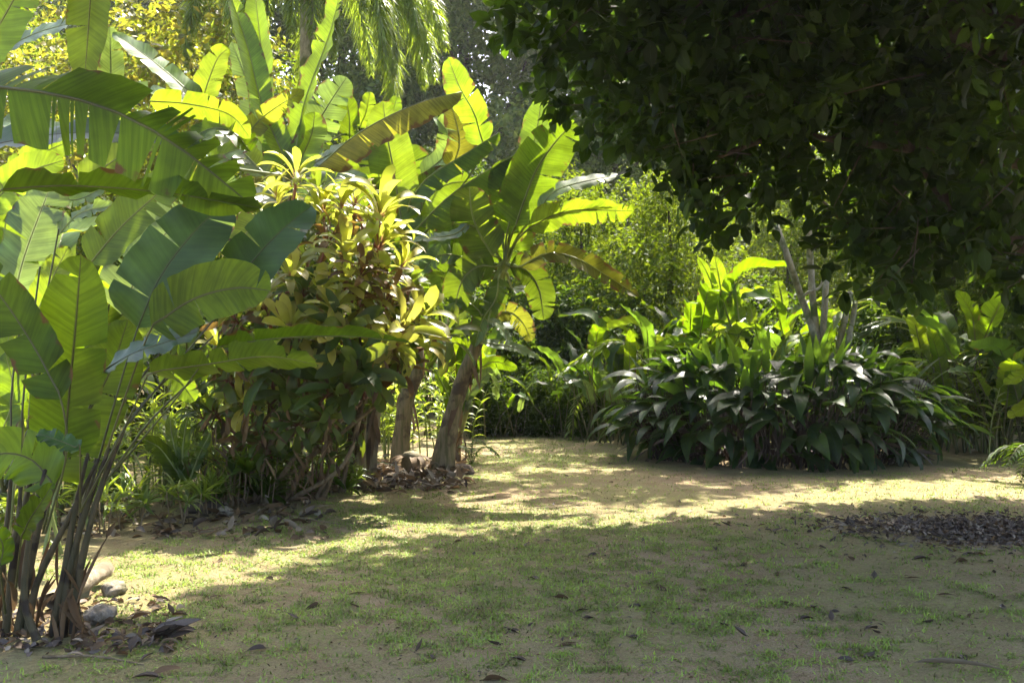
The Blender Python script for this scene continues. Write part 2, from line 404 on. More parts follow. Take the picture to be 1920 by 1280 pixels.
cy.volume_bounces = 0; cy.use_denoising = True; cy.sample_clamp_indirect = 6.0; cy.caustics_reflective = False; cy.caustics_refractive = False
try: cy.denoiser = 'OPENIMAGEDENOISE'; cy.denoising_input_passes = 'RGB_ALBEDO_NORMAL'; cy.denoising_prefilter = 'ACCURATE'
except Exception: pass

# ---------------------------------------------------------------- ground
def ground():
    def axis(lo, hi, far, fine):
        a = np.arange(lo, hi + 1e-6, fine); b = np.geomspace(fine * 2, far, 26)
        return np.concatenate([(lo - b)[::-1], a, hi + b])
    xs = axis(-6, 7.5, 400, .065); ys = axis(3, 17, 500, .065)
    X, Y = np.meshgrid(xs, ys); fade = np.exp(-(np.maximum(0, np.abs(X) - 9) + np.maximum(0, Y - 26)) * .3)
    Z = gz(X, Y) * fade
    n, k = X.shape
    i = np.arange(n - 1)[:, None] * k + np.arange(k - 1)[None, :]
    f = np.stack([i, i + 1, i + k + 1, i + k], -1).reshape(-1, 4)
    me = rawmesh('ground', np.stack([X, Y, Z], -1).reshape(-1, 3), [f], G_['soil'])
    tag(link('ground', me), 'bare earth and thin grass of the garden lawn', 'ground', kind='structure')
ground()
HAZE = True
def haze():
    m = bpy.data.materials.new('haze'); m.use_nodes = True; t = m.node_tree; t.nodes.clear()
    v = t.nodes.new('ShaderNodeVolumePrincipled'); v.inputs['Color'].default_value = (.93, .96, 1, 1); v.inputs['Density'].default_value = .00045; v.inputs['Anisotropy'].default_value = .3
    o = t.nodes.new('ShaderNodeOutputMaterial'); t.links.new(v.outputs[0], o.inputs['Volume'])
    x0, x1, y0, y1, z0, z1 = -420, 420, -14, 540, -12, 85
    V = [(x, y, z) for z in (z0, z1) for y in (y0, y1) for x in (x0, x1)]
    F_ = [(0, 2, 3, 1), (4, 5, 7, 6), (0, 1, 5, 4), (2, 6, 7, 3), (0, 4, 6, 2), (1, 3, 7, 5)]
    tag(link('haze', rawmesh('haze', V, [F_], m, smooth=False)), 'thin sunlit haze in the garden air', 'haze', kind='stuff')
haze()
def bedmask(px, py):             # pixels (ground) that belong to the planted beds, not the lawn
    left = inpoly(px, py, [(-900, 1010), (180, 1040), (330, 1000), (560, 955), (700, 900), (860, 885), (885, 830), (900, 700), (-900, 700)])
    left |= inpoly(px, py, [(-900, 1010), (170, 1090), (190, 1180), (60, 1240), (-900, 1300)])
    right = inpoly(px, py, [(1180, 860), (1250, 885), (1450, 890), (1700, 885), (1850, 870), (2600, 870), (2600, 700), (1130, 700), (1140, 820)])
    return left | right
def grass():
    n = 1700000
    # denser sampling near the camera
    d = 3.6 * (22 / 3.6) ** rng.random(n) 
    x = (rng.random(n) * 1.35 - .68) * (d * 1.13 + .6)
    nb = .34 * fbm(x * .5 + 9, d * .5, 21, 3) + .66 * fbm(x * 8.5, d * 8.5 + 7, 33, 3)
    lum = .5 + .16 * np.exp(-((x + .8) / 2.2) ** 2) + .20 * np.exp(-((d - 8) / 2.2) ** 2) * (x < 2.0) - .1 * (x > 1.5)
    keep = rng.random(n) < np.clip((nb - .645 + .30 * lum) * 4.5, .07, 1)
    px, py, _ = proj(np.stack([x, d, 0 * x], 1)); keep &= ~bedmask(px, py)
    keep &= ~(((x - 4.3) / 1.5) ** 2 + ((d - 8.2) / .8) ** 2 < 1)
    x, d, nb = x[keep], d[keep], nb[keep]; n = len(x)
    Pt = np.stack([x, d, gz(x, d) - .002], 1)
    D = rsph(n, 0.0); D[:, 2] = np.abs(D[:, 2]) * .8 + .12
    sc = 1 + .05 * d
    for dry, nm, lab, m in ((False, 'grass', 'short sparse green grass of the lawn', 'grassb'), (True, 'dry_grass', 'straw coloured dry blades scattered in the lawn', 'drygrass')):
        k = (rng.random(n) < .30) == dry
        if dry: k &= True
        B = Buf()
        straps(B, Pt[k], D[k], (.012 + .026 * rng.random(k.sum()) ** 1.5) * sc[k], (.0045 + .005 * rng.random(k.sum())) * sc[k], rng.uniform(.2, 1.5, k.sum()), segs=2, prof='blade', fold=0, three=False)
        tag(B.build(nm, G_[m]), lab, 'grass', kind='stuff')
grass()
# ---------------------------------------------------------------- hero plants: every big blade is a part, its midrib and stalk a sub-part
HINT = {'c': (0, -1, .15), 'u': (0, -.12, 1), 'cu': (0, -.7, .7), 'cl': (-.5, -.85, .1), 'cr': (.5, -.85, .1), 'cru': (.45, -.6, .65), 'clu': (-.45, -.6, .65), 'cd': (0, -.9, -.4)}
def XP(p, d0):
    return P(p[0], p[1], p[2] if len(p) > 2 else d0)
def hero_leaf(root, d0, mid, wpx, hint='c', fold=.1, curl=0.0, tears=2, wav=.015, mat='helic', pet=(), pmat='petiole_d', rr=.005, spread=.3, drop=0.0, shape=(.13, .5), n=26, asym=1.0, petr=None):
    pts = [XP(p, d0) for p in mid]
    dm = np.mean([p[1] for p in pts]); wid = wpx * dm / F
    h = HINT[hint] if isinstance(hint, str) else hint
    if tears <= 2: spread = min(spread, .07)
    B = Buf(); rv = rng.random(2)
    M, ln = bigleaf(B, pts, wid, h, fold, curl, tears, wav, n, spread, 0, shape, 5, drop, rv, asym)
    lf = B.build('leaf', G_[mat], root)
    B2 = Buf(); pp = [XP(p, d0) for p in pet]
    path = np.vstack([np.array(pp).reshape(-1, 3), M[::8]]) if len(pp) else M[::8]
    N_ = nrm(np.asarray(h, float))
    tube(B2, path, [petr or rr * 1.4, rr, rr * .8, rr * .25], n=18, sides=6)
    o = B2.build('midrib', G_[pmat], lf, off=tuple(root.location))
    return lf
def stems_px(root, d0, specs, name='stem', mat='shoot', mats=None, rough=.12):
    for s in specs:
        B = Buf(); tube(B, [XP(p, d0) for p in s[0]], [q * .72 for q in s[1]], n=12, sides=9, rough=rough)
        B.build(name, G_[mat], root)

NH = thing('heliconia_clump', 'big clump of dark paddle leaves on thin stalks in the left foreground', 'plant', G(85, 1190), 'heliconia clumps in the left bed')
D5 = 5.0
stems_px(NH, D5, [
 ([(10, 1205), (25, 1060), (50, 930), (70, 860)], [.034, .03, .022, .014]),
 ([(32, 1200), (60, 1040), (90, 930), (125, 830)], [.034, .03, .024, .014]),
 ([(50, 1192), (70, 1090), (135, 960), (185, 860)], [.03, .028, .02, .013]),
 ([(20, 1215, 5.1), (5, 1080, 5.1), (15, 960, 5.1), (22, 880, 5.1)], [.032, .028, .02, .013]),
 ([(98, 1190), (120, 1080), (140, 960), (165, 850)], [.034, .03, .02, .012]),
 ([(118, 1196), (128, 1085), (160, 960), (205, 840)], [.034, .028, .02, .012]),
 ([(136, 1186), (150, 1070), (185, 930), (235, 800)], [.032, .028, .018, .011]),
 ([(-25, 1215, 4.9), (-5, 1080, 4.9), (30, 1000, 4.9), (40, 900, 4.9)], [.034, .03, .02, .013]),
 ([(70, 1200, 4.8), (45, 1120, 4.8), (60, 980, 4.8), (85, 880, 4.8)], [.03, .026, .02, .013]),
 ([(150, 1180, 5.2), (140, 1100, 5.2), (150, 980, 5.2), (180, 880, 5.2)], [.028, .024, .018, .012]),
])
H = lambda *a, **k: hero_leaf(NH, D5, *a, **k)
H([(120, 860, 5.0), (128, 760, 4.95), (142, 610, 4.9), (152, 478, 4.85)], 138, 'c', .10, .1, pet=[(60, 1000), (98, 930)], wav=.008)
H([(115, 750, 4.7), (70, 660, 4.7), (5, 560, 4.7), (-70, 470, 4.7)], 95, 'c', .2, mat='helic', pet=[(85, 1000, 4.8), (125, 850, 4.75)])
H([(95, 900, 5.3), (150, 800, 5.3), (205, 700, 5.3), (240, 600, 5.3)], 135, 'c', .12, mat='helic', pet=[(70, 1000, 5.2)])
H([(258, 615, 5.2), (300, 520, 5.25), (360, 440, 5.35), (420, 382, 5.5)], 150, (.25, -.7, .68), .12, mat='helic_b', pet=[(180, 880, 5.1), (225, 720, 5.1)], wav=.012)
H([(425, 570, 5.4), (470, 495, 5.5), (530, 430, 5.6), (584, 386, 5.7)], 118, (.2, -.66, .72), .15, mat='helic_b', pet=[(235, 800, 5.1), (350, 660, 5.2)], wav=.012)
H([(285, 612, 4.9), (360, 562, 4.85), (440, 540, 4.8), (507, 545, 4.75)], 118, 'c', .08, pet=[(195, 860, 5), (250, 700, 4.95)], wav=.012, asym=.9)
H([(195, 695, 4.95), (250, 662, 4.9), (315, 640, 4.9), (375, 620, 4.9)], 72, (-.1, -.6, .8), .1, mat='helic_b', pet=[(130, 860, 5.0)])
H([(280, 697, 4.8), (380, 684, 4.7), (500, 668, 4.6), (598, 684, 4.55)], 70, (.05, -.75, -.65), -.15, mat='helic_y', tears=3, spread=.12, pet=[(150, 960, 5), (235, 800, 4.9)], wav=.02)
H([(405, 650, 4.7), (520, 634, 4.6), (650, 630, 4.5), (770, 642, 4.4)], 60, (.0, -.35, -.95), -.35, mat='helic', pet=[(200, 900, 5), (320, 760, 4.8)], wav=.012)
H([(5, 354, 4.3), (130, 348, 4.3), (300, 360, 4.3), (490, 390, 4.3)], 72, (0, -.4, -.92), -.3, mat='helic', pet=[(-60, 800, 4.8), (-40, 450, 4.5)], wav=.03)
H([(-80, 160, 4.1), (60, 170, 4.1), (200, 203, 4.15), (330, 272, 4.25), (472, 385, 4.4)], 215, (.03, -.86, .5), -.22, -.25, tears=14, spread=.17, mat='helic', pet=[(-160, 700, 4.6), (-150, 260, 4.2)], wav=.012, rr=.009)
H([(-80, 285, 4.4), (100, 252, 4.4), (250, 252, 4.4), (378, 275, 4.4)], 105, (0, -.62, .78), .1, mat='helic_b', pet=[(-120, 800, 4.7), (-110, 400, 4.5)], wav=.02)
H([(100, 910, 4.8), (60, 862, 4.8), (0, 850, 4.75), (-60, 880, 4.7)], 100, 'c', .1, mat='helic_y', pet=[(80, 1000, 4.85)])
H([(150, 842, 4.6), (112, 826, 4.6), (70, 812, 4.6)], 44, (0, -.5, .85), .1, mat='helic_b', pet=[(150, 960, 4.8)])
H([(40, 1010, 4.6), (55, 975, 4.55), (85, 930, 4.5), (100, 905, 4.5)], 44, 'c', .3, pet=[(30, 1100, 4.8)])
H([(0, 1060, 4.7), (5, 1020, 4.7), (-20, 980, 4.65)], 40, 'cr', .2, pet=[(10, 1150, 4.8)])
for (a, b, c) in [((150, 960), (205, 800), (345, 600)), ((170, 960), (240, 790), (400, 630)), 
                  ((60, 1000), (40, 800), (75, 500)), ((50, 1000), (20, 780), (45, 560)), ((70, 980), (55, 760), (110, 430)), ((200, 900), (290, 780), (420, 660))]:
    B = Buf(); tube(B, [P(*a, 5.3), P(*b, 5.3), P(*c, 5.4)], [.008, .006, .005], n=10, sides=6); B.build('petiole', G_['petiole_d'], NH)

B = Buf(); k = 46; sx = rng.choice([10, 32, 50, 98, 118, 136, 150, -20, 70], k); Pt = np.array([P(a + rng.uniform(-12, 12), rng.uniform(1080, 1195), 5.0 + rng.uniform(-.12, .12)) for a in sx])
straps(B, Pt, np.stack([rng.normal(size=k) * .35, rng.normal(size=k) * .3, rng.choice([-1, 1], k) * 1.0], 1), rng.uniform(.12, .4, k), rng.uniform(.02, .05, k), rng.uniform(-.2, .8, k), 5, 'strap', .9, rng.normal(size=k))
tag(B.build('dry_husks', G_['dryleaf'], NH), 'dry brown husks round the foot of the stalks', kind='stuff')

# second clump behind it, in the sun
N2 = thing('heliconia_clump', 'sunlit heliconia clump with ribbed light green leaves behind the dark paddle leaves', 'plant', (-3.9, 7.6, 0), 'heliconia clumps in the left bed')
H2 = lambda mid, wpx, hint='c', d=7.4, mat='helic_y', **k: hero_leaf(N2, d, mid, wpx, hint, mat=mat, pmat='petiole', **k)
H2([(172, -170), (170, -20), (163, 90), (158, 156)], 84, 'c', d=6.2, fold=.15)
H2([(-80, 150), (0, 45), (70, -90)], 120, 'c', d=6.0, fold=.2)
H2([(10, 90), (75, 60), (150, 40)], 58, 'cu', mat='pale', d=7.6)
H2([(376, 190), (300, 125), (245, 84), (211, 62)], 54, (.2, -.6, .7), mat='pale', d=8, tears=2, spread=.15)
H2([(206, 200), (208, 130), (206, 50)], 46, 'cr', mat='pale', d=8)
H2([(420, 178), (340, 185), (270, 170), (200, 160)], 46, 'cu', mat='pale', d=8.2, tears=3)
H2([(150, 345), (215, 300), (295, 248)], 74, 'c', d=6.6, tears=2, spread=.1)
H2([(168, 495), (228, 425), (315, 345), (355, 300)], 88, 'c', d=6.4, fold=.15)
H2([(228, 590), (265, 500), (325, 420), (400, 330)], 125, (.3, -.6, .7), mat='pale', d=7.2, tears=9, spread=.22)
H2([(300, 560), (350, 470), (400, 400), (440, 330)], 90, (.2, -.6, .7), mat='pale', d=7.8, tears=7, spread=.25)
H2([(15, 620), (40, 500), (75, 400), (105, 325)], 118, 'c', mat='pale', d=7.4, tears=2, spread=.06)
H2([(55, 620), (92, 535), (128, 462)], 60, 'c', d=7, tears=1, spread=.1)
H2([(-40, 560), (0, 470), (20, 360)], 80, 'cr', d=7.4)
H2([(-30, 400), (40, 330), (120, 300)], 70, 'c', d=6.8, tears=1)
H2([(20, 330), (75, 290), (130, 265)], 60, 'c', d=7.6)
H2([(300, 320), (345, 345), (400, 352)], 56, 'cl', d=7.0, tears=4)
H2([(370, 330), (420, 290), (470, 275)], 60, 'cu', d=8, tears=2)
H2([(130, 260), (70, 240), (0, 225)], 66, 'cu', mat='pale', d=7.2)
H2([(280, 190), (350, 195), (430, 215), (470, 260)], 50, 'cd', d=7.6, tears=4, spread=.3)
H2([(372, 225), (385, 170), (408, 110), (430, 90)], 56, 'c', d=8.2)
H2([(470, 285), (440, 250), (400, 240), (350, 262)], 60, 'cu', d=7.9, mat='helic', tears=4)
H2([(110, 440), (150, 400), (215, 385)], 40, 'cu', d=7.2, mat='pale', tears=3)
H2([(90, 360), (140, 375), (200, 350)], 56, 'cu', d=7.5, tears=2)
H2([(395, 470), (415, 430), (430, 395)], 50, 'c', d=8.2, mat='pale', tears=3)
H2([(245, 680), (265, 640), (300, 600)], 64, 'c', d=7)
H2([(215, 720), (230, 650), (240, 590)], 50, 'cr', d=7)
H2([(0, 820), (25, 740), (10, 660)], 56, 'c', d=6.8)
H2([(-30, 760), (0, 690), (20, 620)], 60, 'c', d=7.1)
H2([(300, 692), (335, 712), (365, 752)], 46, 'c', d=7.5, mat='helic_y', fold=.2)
H2([(120, 790), (60, 760), (30, 700)], 50, 'c', d=6.9)
for k in range(12):
    b = np.array([-4.1 + rng.uniform(-.8, .6), 7.4 + rng.uniform(-.5, .6), 0]); t = b + (rng.uniform(-.5, .25), rng.uniform(-.3, .3), rng.uniform(1.3, 2.4))
    B = Buf(); tube(B, [b, (b + t) / 2 + rng.normal(size=3) * .06, t], [.016, .012, .007], n=9, sides=7); B.build('stem', G_['petiole'], N2)

# young heliconia near the cordyline shrub
YH = thing('young_heliconia', 'single young heliconia with one broad leaf and straight stalks before the undergrowth', 'plant', G(352, 960))
for mid, wp, h, m in (([(352, 905), (330, 880), (300, 840), (268, 822)], 42, 'cl', 'helic'), ([(350, 900), (342, 860), (346, 810), (352, 780)], 22, 'cr', 'helic_y'),
                   ([(356, 900), (375, 850), (395, 810)], 20, 'c', 'helic_y'), ([(348, 900), (330, 850), (320, 800), (322, 770)], 22, 'c', 'helic_y')):
    hero_leaf(YH, 9.3, mid, wp, h, mat=m, pmat='petiole', pet=[(352, 955, 9.3)], rr=.012)
# ---------------------------------------------------------------- bananas
def banana(label, base, trunk, rad, d0, leaves, mat='banana', crown=None):
    r = thing('banana_plant', label, 'banana plant', base, 'banana plants beside the path')
    B = Buf(); pts = [XP(p, d0) for p in trunk]; pts[0] = np.array(base) - (0, 0, .05)
    tube(B, pts, rad, n=22, sides=14, rough=.06)
    ts = B.build('trunk', G_['pseudo'], r)
    B = Buf()                                          # hanging dead leaf sheaths on the trunk
    C, _ = curve(pts, 30)
    k = 20; i = rng.integers(3, 20, k); Pt = C[i] + rng.normal(size=(k, 3)) * .04
    straps(B, Pt, np.stack([rng.normal(size=k) * .25, rng.normal(size=k) * .25 - .1, -np.ones(k)], 1), rng.uniform(.3, .7, k), rng.uniform(.05, .10, k), .3, 4, 'strap', .3)
    tag(B.build('dead_sheath', G_['dryleaf'], ts, off=tuple(r.location)), kind='stuff')
    B = Buf(); q = C[int(len(C) * .62):]; R_ = np.interp(np.linspace(.62, 1, len(q)), np.linspace(0, 1, len(rad)), rad) + .006
    tube(B, q, R_, n=14, sides=12, rough=.04); B.build('leaf_sheath', G_['petiole'], r)
    top = XP(trunk[-1], d0); tp = trunk[-1]
    for lf in leaves:
        kw = dict(lf[3]) if len(lf) > 3 else {}
        m = kw.pop('mat', mat); d = kw.pop('d', d0)
        mid = lf[0]; pet = kw.pop('pet', [(tp[0], tp[1] + 20, d0), ((tp[0] + mid[0][0]) / 2 + (tp[0] - mid[0][0]) * .12, (tp[1] + mid[0][1]) / 2, d0)])
        hero_leaf(r, d, mid, lf[1], lf[2], mat=m, pmat='petiole', rr=.013, petr=.026, pet=pet, **kw)
    return r
gb = G(829, 892)
banana('tall banana plant with flared trunk nearest the path', gb, [(829, 892, gb[1]), (836, 830), (864, 722), (892, 652), (909, 595), (928, 540), (946, 490)], [.19, .14, .11, .10, .085, .075, .065, .045], gb[1], [
 ([(966, 425), (985, 370), (1005, 320), (1040, 268), (1078, 228)], 100, 'c', dict(fold=.12, tears=3, spread=.06, d=11.8)),
 ([(985, 330, 12.4), (996, 290), (1008, 235), (1016, 182)], 68, 'cl', dict(tears=1, spread=.06)),
 ([(945, 470), (938, 410), (932, 360), (925, 318)], 95, 'c', dict(tears=2, spread=.05, d=12.2)),
 ([(1010, 398), (1035, 362), (1080, 344), (1160, 328)], 44, (-.2, -.55, .8), dict(mat='pale', tears=4, spread=.2, d=11.6)),
 ([(990, 430), (1035, 405), (1090, 394), (1190, 396)], 60, (0, -.75, -.65), dict(tears=3, spread=.25, d=11.3, wav=.05)),
 ([(975, 500), (1030, 474), (1085, 486), (1135, 515), (1198, 556)], 48, (.2, -.8, .5), dict(mat='banana_old', tears=6, spread=.2, d=11.4)),
 ([(905, 500), (865, 520), (830, 545)], 48, 'c', dict(tears=3, spread=.1)),
 ([(860, 535), (885, 500), (915, 470), (935, 445)], 66, 'c', dict(tears=2, spread=.1, d=12.4)),
 ([(920, 590), (955, 585), (980, 605), (996, 640)], 40, (-.3, -.85, .2), dict(mat='banana_old', tears=5, spread=.3, d=11.8)),
 ([(905, 590), (880, 568), (845, 570), (815, 590)], 38, (0, -.8, .5), dict(tears=4, spread=.3, d=11.7)),
 ([(915, 600), (935, 610), (958, 640)], 26, 'cru', dict(mat='pale', tears=2, d=11.5)),
 ([(905, 640), (930, 645), (970, 652), (1012, 672)], 24, 'cu', dict(mat='pale', tears=2, d=11.6)),
 ([(880, 420), (850, 440), (800, 446), (770, 450)], 26, 'cu', dict(mat='pale', tears=2, d=11.6)),
 ([(960, 540), (1000, 545), (1040, 560)], 30, (0, -.5, .8), dict(mat='pale', tears=3, d=12.6)),
 ([(925, 480), (900, 440), (885, 400), (880, 350)], 84, 'c', dict(tears=3, spread=.06, d=11.7)),
 ([(930, 500), (895, 500), (865, 530), (850, 590)], 66, (-.2, -.9, .2), dict(tears=4, spread=.12, d=11.7)),
 ([(955, 500), (985, 505), (1010, 540), (1020, 600)], 58, (.2, -.9, .2), dict(tears=4, spread=.14, d=11.8)),
 ([(935, 520), (930, 560), (905, 600), (890, 650)], 44, (-.2, -.9, .1), dict(tears=4, spread=.2, d=11.7)),
 ([(950, 440), (960, 390), (955, 340), (940, 300)], 86, 'c', dict(tears=2, spread=.06, d=12.0)),
 ([(900, 500), (860, 480), (820, 480), (790, 510)], 50, (0, -.8, .5), dict(tears=4, spread=.15, d=11.9)),
])
g2 = G(747, 872)
banana('banana plant with leaning grey trunk just left of the nearest one', g2, [(747, 872, g2[1]), (762, 750), (782, 690), (775, 600), (762, 520), (757, 462)], [.15, .12, .11, .10, .09, .06], g2[1], [
 ([(757, 440), (738, 320), (725, 250), (718, 190)], 88, 'c', dict(tears=3, spread=.06, d=12.7)),
 ([(720, 380), (705, 300), (698, 240)], 76, 'cl', dict(tears=2, spread=.08, d=12.9)),
 ([(600, 312), (655, 262), (725, 220), (800, 188), (868, 172)], 92, (.25, -.35, .9), dict(fold=-.75, curl=-.35, tears=4, spread=.12, d=12.0, mat='banana_old', pet=[(757, 480, 12.6), (590, 330, 12.2)])),
 ([(905, 275), (890, 215), (862, 165), (840, 108)], 62, 'cl', dict(tears=2, spread=.05, d=12.4, pet=[(770, 470, 12.8), (880, 330, 12.5)])),
 ([(845, 320), (862, 270), (852, 215), (842, 190)], 56, 'cr', dict(tears=3, spread=.1, d=12.6, mat='banana_old')),
 ([(790, 330), (835, 290), (840, 250), (812, 215)], 52, 'cu', dict(mat='pale', tears=3, d=12.9)),
 ([(768, 380), (800, 335), (870, 290), (936, 248)], 66, (-.2, -.45, .85), dict(fold=-.7, curl=-.2, tears=4, spread=.12, d=12.2)),
 ([(785, 425), (840, 370), (905, 325), (988, 277)], 84, (-.15, -.5, .85), dict(fold=-.7, curl=-.25, tears=4, spread=.12, d=12.0)),
 ([(780, 420), (800, 370), (840, 345), (880, 340)], 80, 'c', dict(tears=1, spread=.06, d=12.8)),
 ([(800, 480), (805, 430), (808, 380)], 86, 'c', dict(tears=1, spread=.06, d=13)),
 ([(775, 520), (790, 495), (800, 470), (802, 445)], 40, 'cu', dict(mat='pale', tears=3, d=13)),
 ([(830, 540), (848, 480), (855, 420)], 74, 'c', dict(tears=2, spread=.06, d=13.2)),
 ([(790, 560), (815, 540), (835, 560)], 54, 'cd', dict(tears=2, spread=.1, d=13)),
 ([(735, 480), (690, 440), (660, 420)], 60, 'c', dict(d=13.2, tears=2)),
 ([(720, 560), (725, 500), (715, 440)], 60, 'c', dict(d=13.4, tears=2)),
 ([(880, 540), (895, 450), (900, 380), (895, 330)], 92, 'c', dict(tears=2, spread=.06, d=13.1)),
 ([(860, 470), (850, 400), (840, 340), (838, 300)], 84, 'cr', dict(tears=2, spread=.06, d=13.3)),
 ([(770, 470), (765, 390), (770, 320), (765, 270)], 96, 'c', dict(tears=2, spread=.05, d=13.2)),
 ([(820, 560), (780, 520), (740, 470), (700, 440)], 60, 'cl', dict(tears=2, d=13.3)),
 ([(940, 520), (960, 450), (975, 400), (980, 350)], 80, 'c', dict(tears=2, d=13.2)),
 ([(690, 420), (660, 370), (640, 320), (650, 280)], 76, 'c', dict(tears=3, d=13.4)),
])
g3 = G(560, 885)
banana('tallest banana plant with upright leaves above the yellow shrub', g3, [(560, 885, 13.0), (555, 650), (545, 450), (538, 320)], [.15, .12, .10, .06], 13.0, [
 ([(540, 310), (492, 200), (465, 90), (432, -10)], 54, (.5, -.8, .1), dict(fold=.5, tears=1, spread=.05, d=12)),
 ([(535, 300), (500, 210), (492, 110), (476, -30)], 64, (-.4, -.85, .1), dict(fold=.35, tears=1, spread=.05, d=12.2)),
 ([(520, 300), (480, 225), (462, 150), (434, 78)], 46, 'cu', dict(mat='pale', d=12.4, tears=2)),
 ([(552, 296), (572, 190), (605, 100), (625, 40), (645, -50)], 58, (-.6, -.75, .1), dict(fold=.4, wav=.05, d=12)),
 ([(556, 320), (568, 290), (585, 250), (590, 210)], 58, 'c', dict(d=12, fold=.15)),
 ([(530, 310), (522, 280), (524, 245)], 60, 'c', dict(d=12.1)),
 ([(560, 300), (590, 240), (620, 190), (650, 145)], 84, (.3, -.6, .7), dict(mat='pale', tears=7, spread=.2, d=12.6)),
 ([(560, 330), (600, 300), (650, 280), (690, 300)], 70, (.2, -.6, .75), dict(mat='pale', tears=4, d=12.6)),
 ([(437, 285), (480, 232), (520, 200), (571, 170)], 44, (0, -.7, -.7), dict(mat='banana_old', tears=8, spread=.3, d=11.8, pet=[(530, 330, 12.4), (420, 310, 12)])),
 ([(500, 330), (450, 280), (420, 250), (380, 262)], 66, 'cu', dict(tears=3, d=12.6)),
 ([(655, 265), (655, 220), (645, 172)], 40, 'c', dict(mat='helic', d=13.2)),
 ([(672, 240), (685, 215), (694, 172)], 30, 'cr', dict(d=13.3)),
 ([(705, 260), (730, 225), (745, 180)], 36, 'c', dict(d=13.4)),
 ([(560, 380), (610, 340), (660, 335), (690, 350)], 60, 'cu', dict(mat='pale', tears=4, d=12.8)),
 ([(530, 380), (480, 360), (430, 380), (400, 420)], 70, 'cu', dict(mat='pale', tears=6, d=12.8)),
 ([(545, 420), (500, 410), (460, 440), (440, 490)], 70, 'c', dict(tears=6, d=12.9)),
])
gs = G(850, 850)
banana('small banana sucker in the shade beside the nearest trunk', gs, [(862, 830, 12.6), (872, 780), (882, 742)], [.05, .04, .03], 12.6, [
 ([(880, 745), (868, 700), (866, 660), (850, 630)], 34, 'cl', dict()),
 ([(880, 740), (876, 690), (880, 655), (900, 640)], 44, 'c', dict()),
 ([(886, 740), (895, 700), (925, 678), (970, 690)], 34, (0, -.7, -.6), dict(tears=2)),
 ([(876, 750), (882, 735), (900, 715), (922, 690)], 30, 'cu', dict(mat='pale', d=12.2)),
 ([(870, 750), (850, 780), (840, 740), (815, 690)], 22, 'cu', dict(d=12.3, mat='helic')),
], mat='helic')
# bare stalks between the trunks
for (px, py, pts, lab) in ((688, 905, [(688, 905), (700, 780), (712, 700)], 'short dark banana trunk, the thicker of two left of the leaning one'), (668, 918, [(660, 918), (672, 800), (690, 690)], 'brown leaning trunk holding up the yellow shrub edge')):
    g = G(px, py); r = thing('leafless_banana', lab, 'banana plant', g)
    B = Buf(); tube(B, [g - (0, 0, .05)] + [P(a, b, g[1]) for a, b in pts[1:]], [.115, .10, .09, .075], n=14, sides=11, rough=.07); B.build('stem', G_['pseudo'], r)
    B = Buf(); k = 12; Pt = np.stack([P(pts[1][0] + rng.uniform(-12, 12), pts[1][1] + rng.uniform(-60, 40), g[1] - .1) for _ in range(k)])
    straps(B, Pt, np.stack([rng.normal(size=k) * .3, rng.normal(size=k) * .3 - .2, -np.ones(k)], 1), rng.uniform(.2, .5, k), rng.uniform(.04, .09, k), .3, 4, 'strap', .3)
    tag(B.build('dead_sheath', G_['dryleaf'], r), kind='stuff')
# ---------------------------------------------------------------- yellow cordyline shrub: canes, rosettes, hanging dead leaves
def rosette_mesh(name, mat, n, L, W, up, stem='redstem', droop=(1.2, 2.5)):
    B = Buf(); s = np.linspace(0, 1, n); az = np.arange(n) * 2.4 + rng.normal(size=n) * .25
    el = 1.45 - up * .9 * s + rng.normal(size=n) * .12
    D = np.stack([np.cos(az) * np.cos(el), np.sin(az) * np.cos(el), np.sin(el)], 1)
    Pt = np.stack([np.cos(az) * .015, np.sin(az) * .015, .12 - .16 * s], 1)
    straps(B, Pt, D, L * (.65 + .5 * np.sin(np.pi * (.15 + .75 * s))) * rng.uniform(.85, 1.12, n), W * rng.uniform(.65, 1.2, n), rng.uniform(*droop, n) * (.6 + .5 * s), 8, 'rosette', rng.uniform(.1, .55, n), rng.normal(size=n) * .3)
    tube(B, [(0, 0, -.28), (.01, .01, -.1), (0, 0, .1)], [.017, .016, .01], n=5, sides=6, mi=1)
    return B.mesh(name, [G_[mat], G_[stem]])
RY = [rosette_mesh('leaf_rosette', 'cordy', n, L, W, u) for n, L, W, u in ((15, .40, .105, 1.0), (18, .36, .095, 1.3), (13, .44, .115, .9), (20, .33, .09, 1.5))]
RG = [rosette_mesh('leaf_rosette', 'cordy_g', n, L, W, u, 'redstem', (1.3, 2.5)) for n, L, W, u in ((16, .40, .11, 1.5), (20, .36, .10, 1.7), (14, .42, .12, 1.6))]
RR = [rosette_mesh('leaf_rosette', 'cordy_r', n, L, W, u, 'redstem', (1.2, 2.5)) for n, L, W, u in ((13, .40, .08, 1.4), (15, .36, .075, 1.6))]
cb = np.array([-2.35, 10.2, 0.0])
CS = thing('cordyline_shrub', 'big rounded shrub of yellow leaf rosettes on reddish canes between the bananas and paddle leaves', 'shrub', cb)
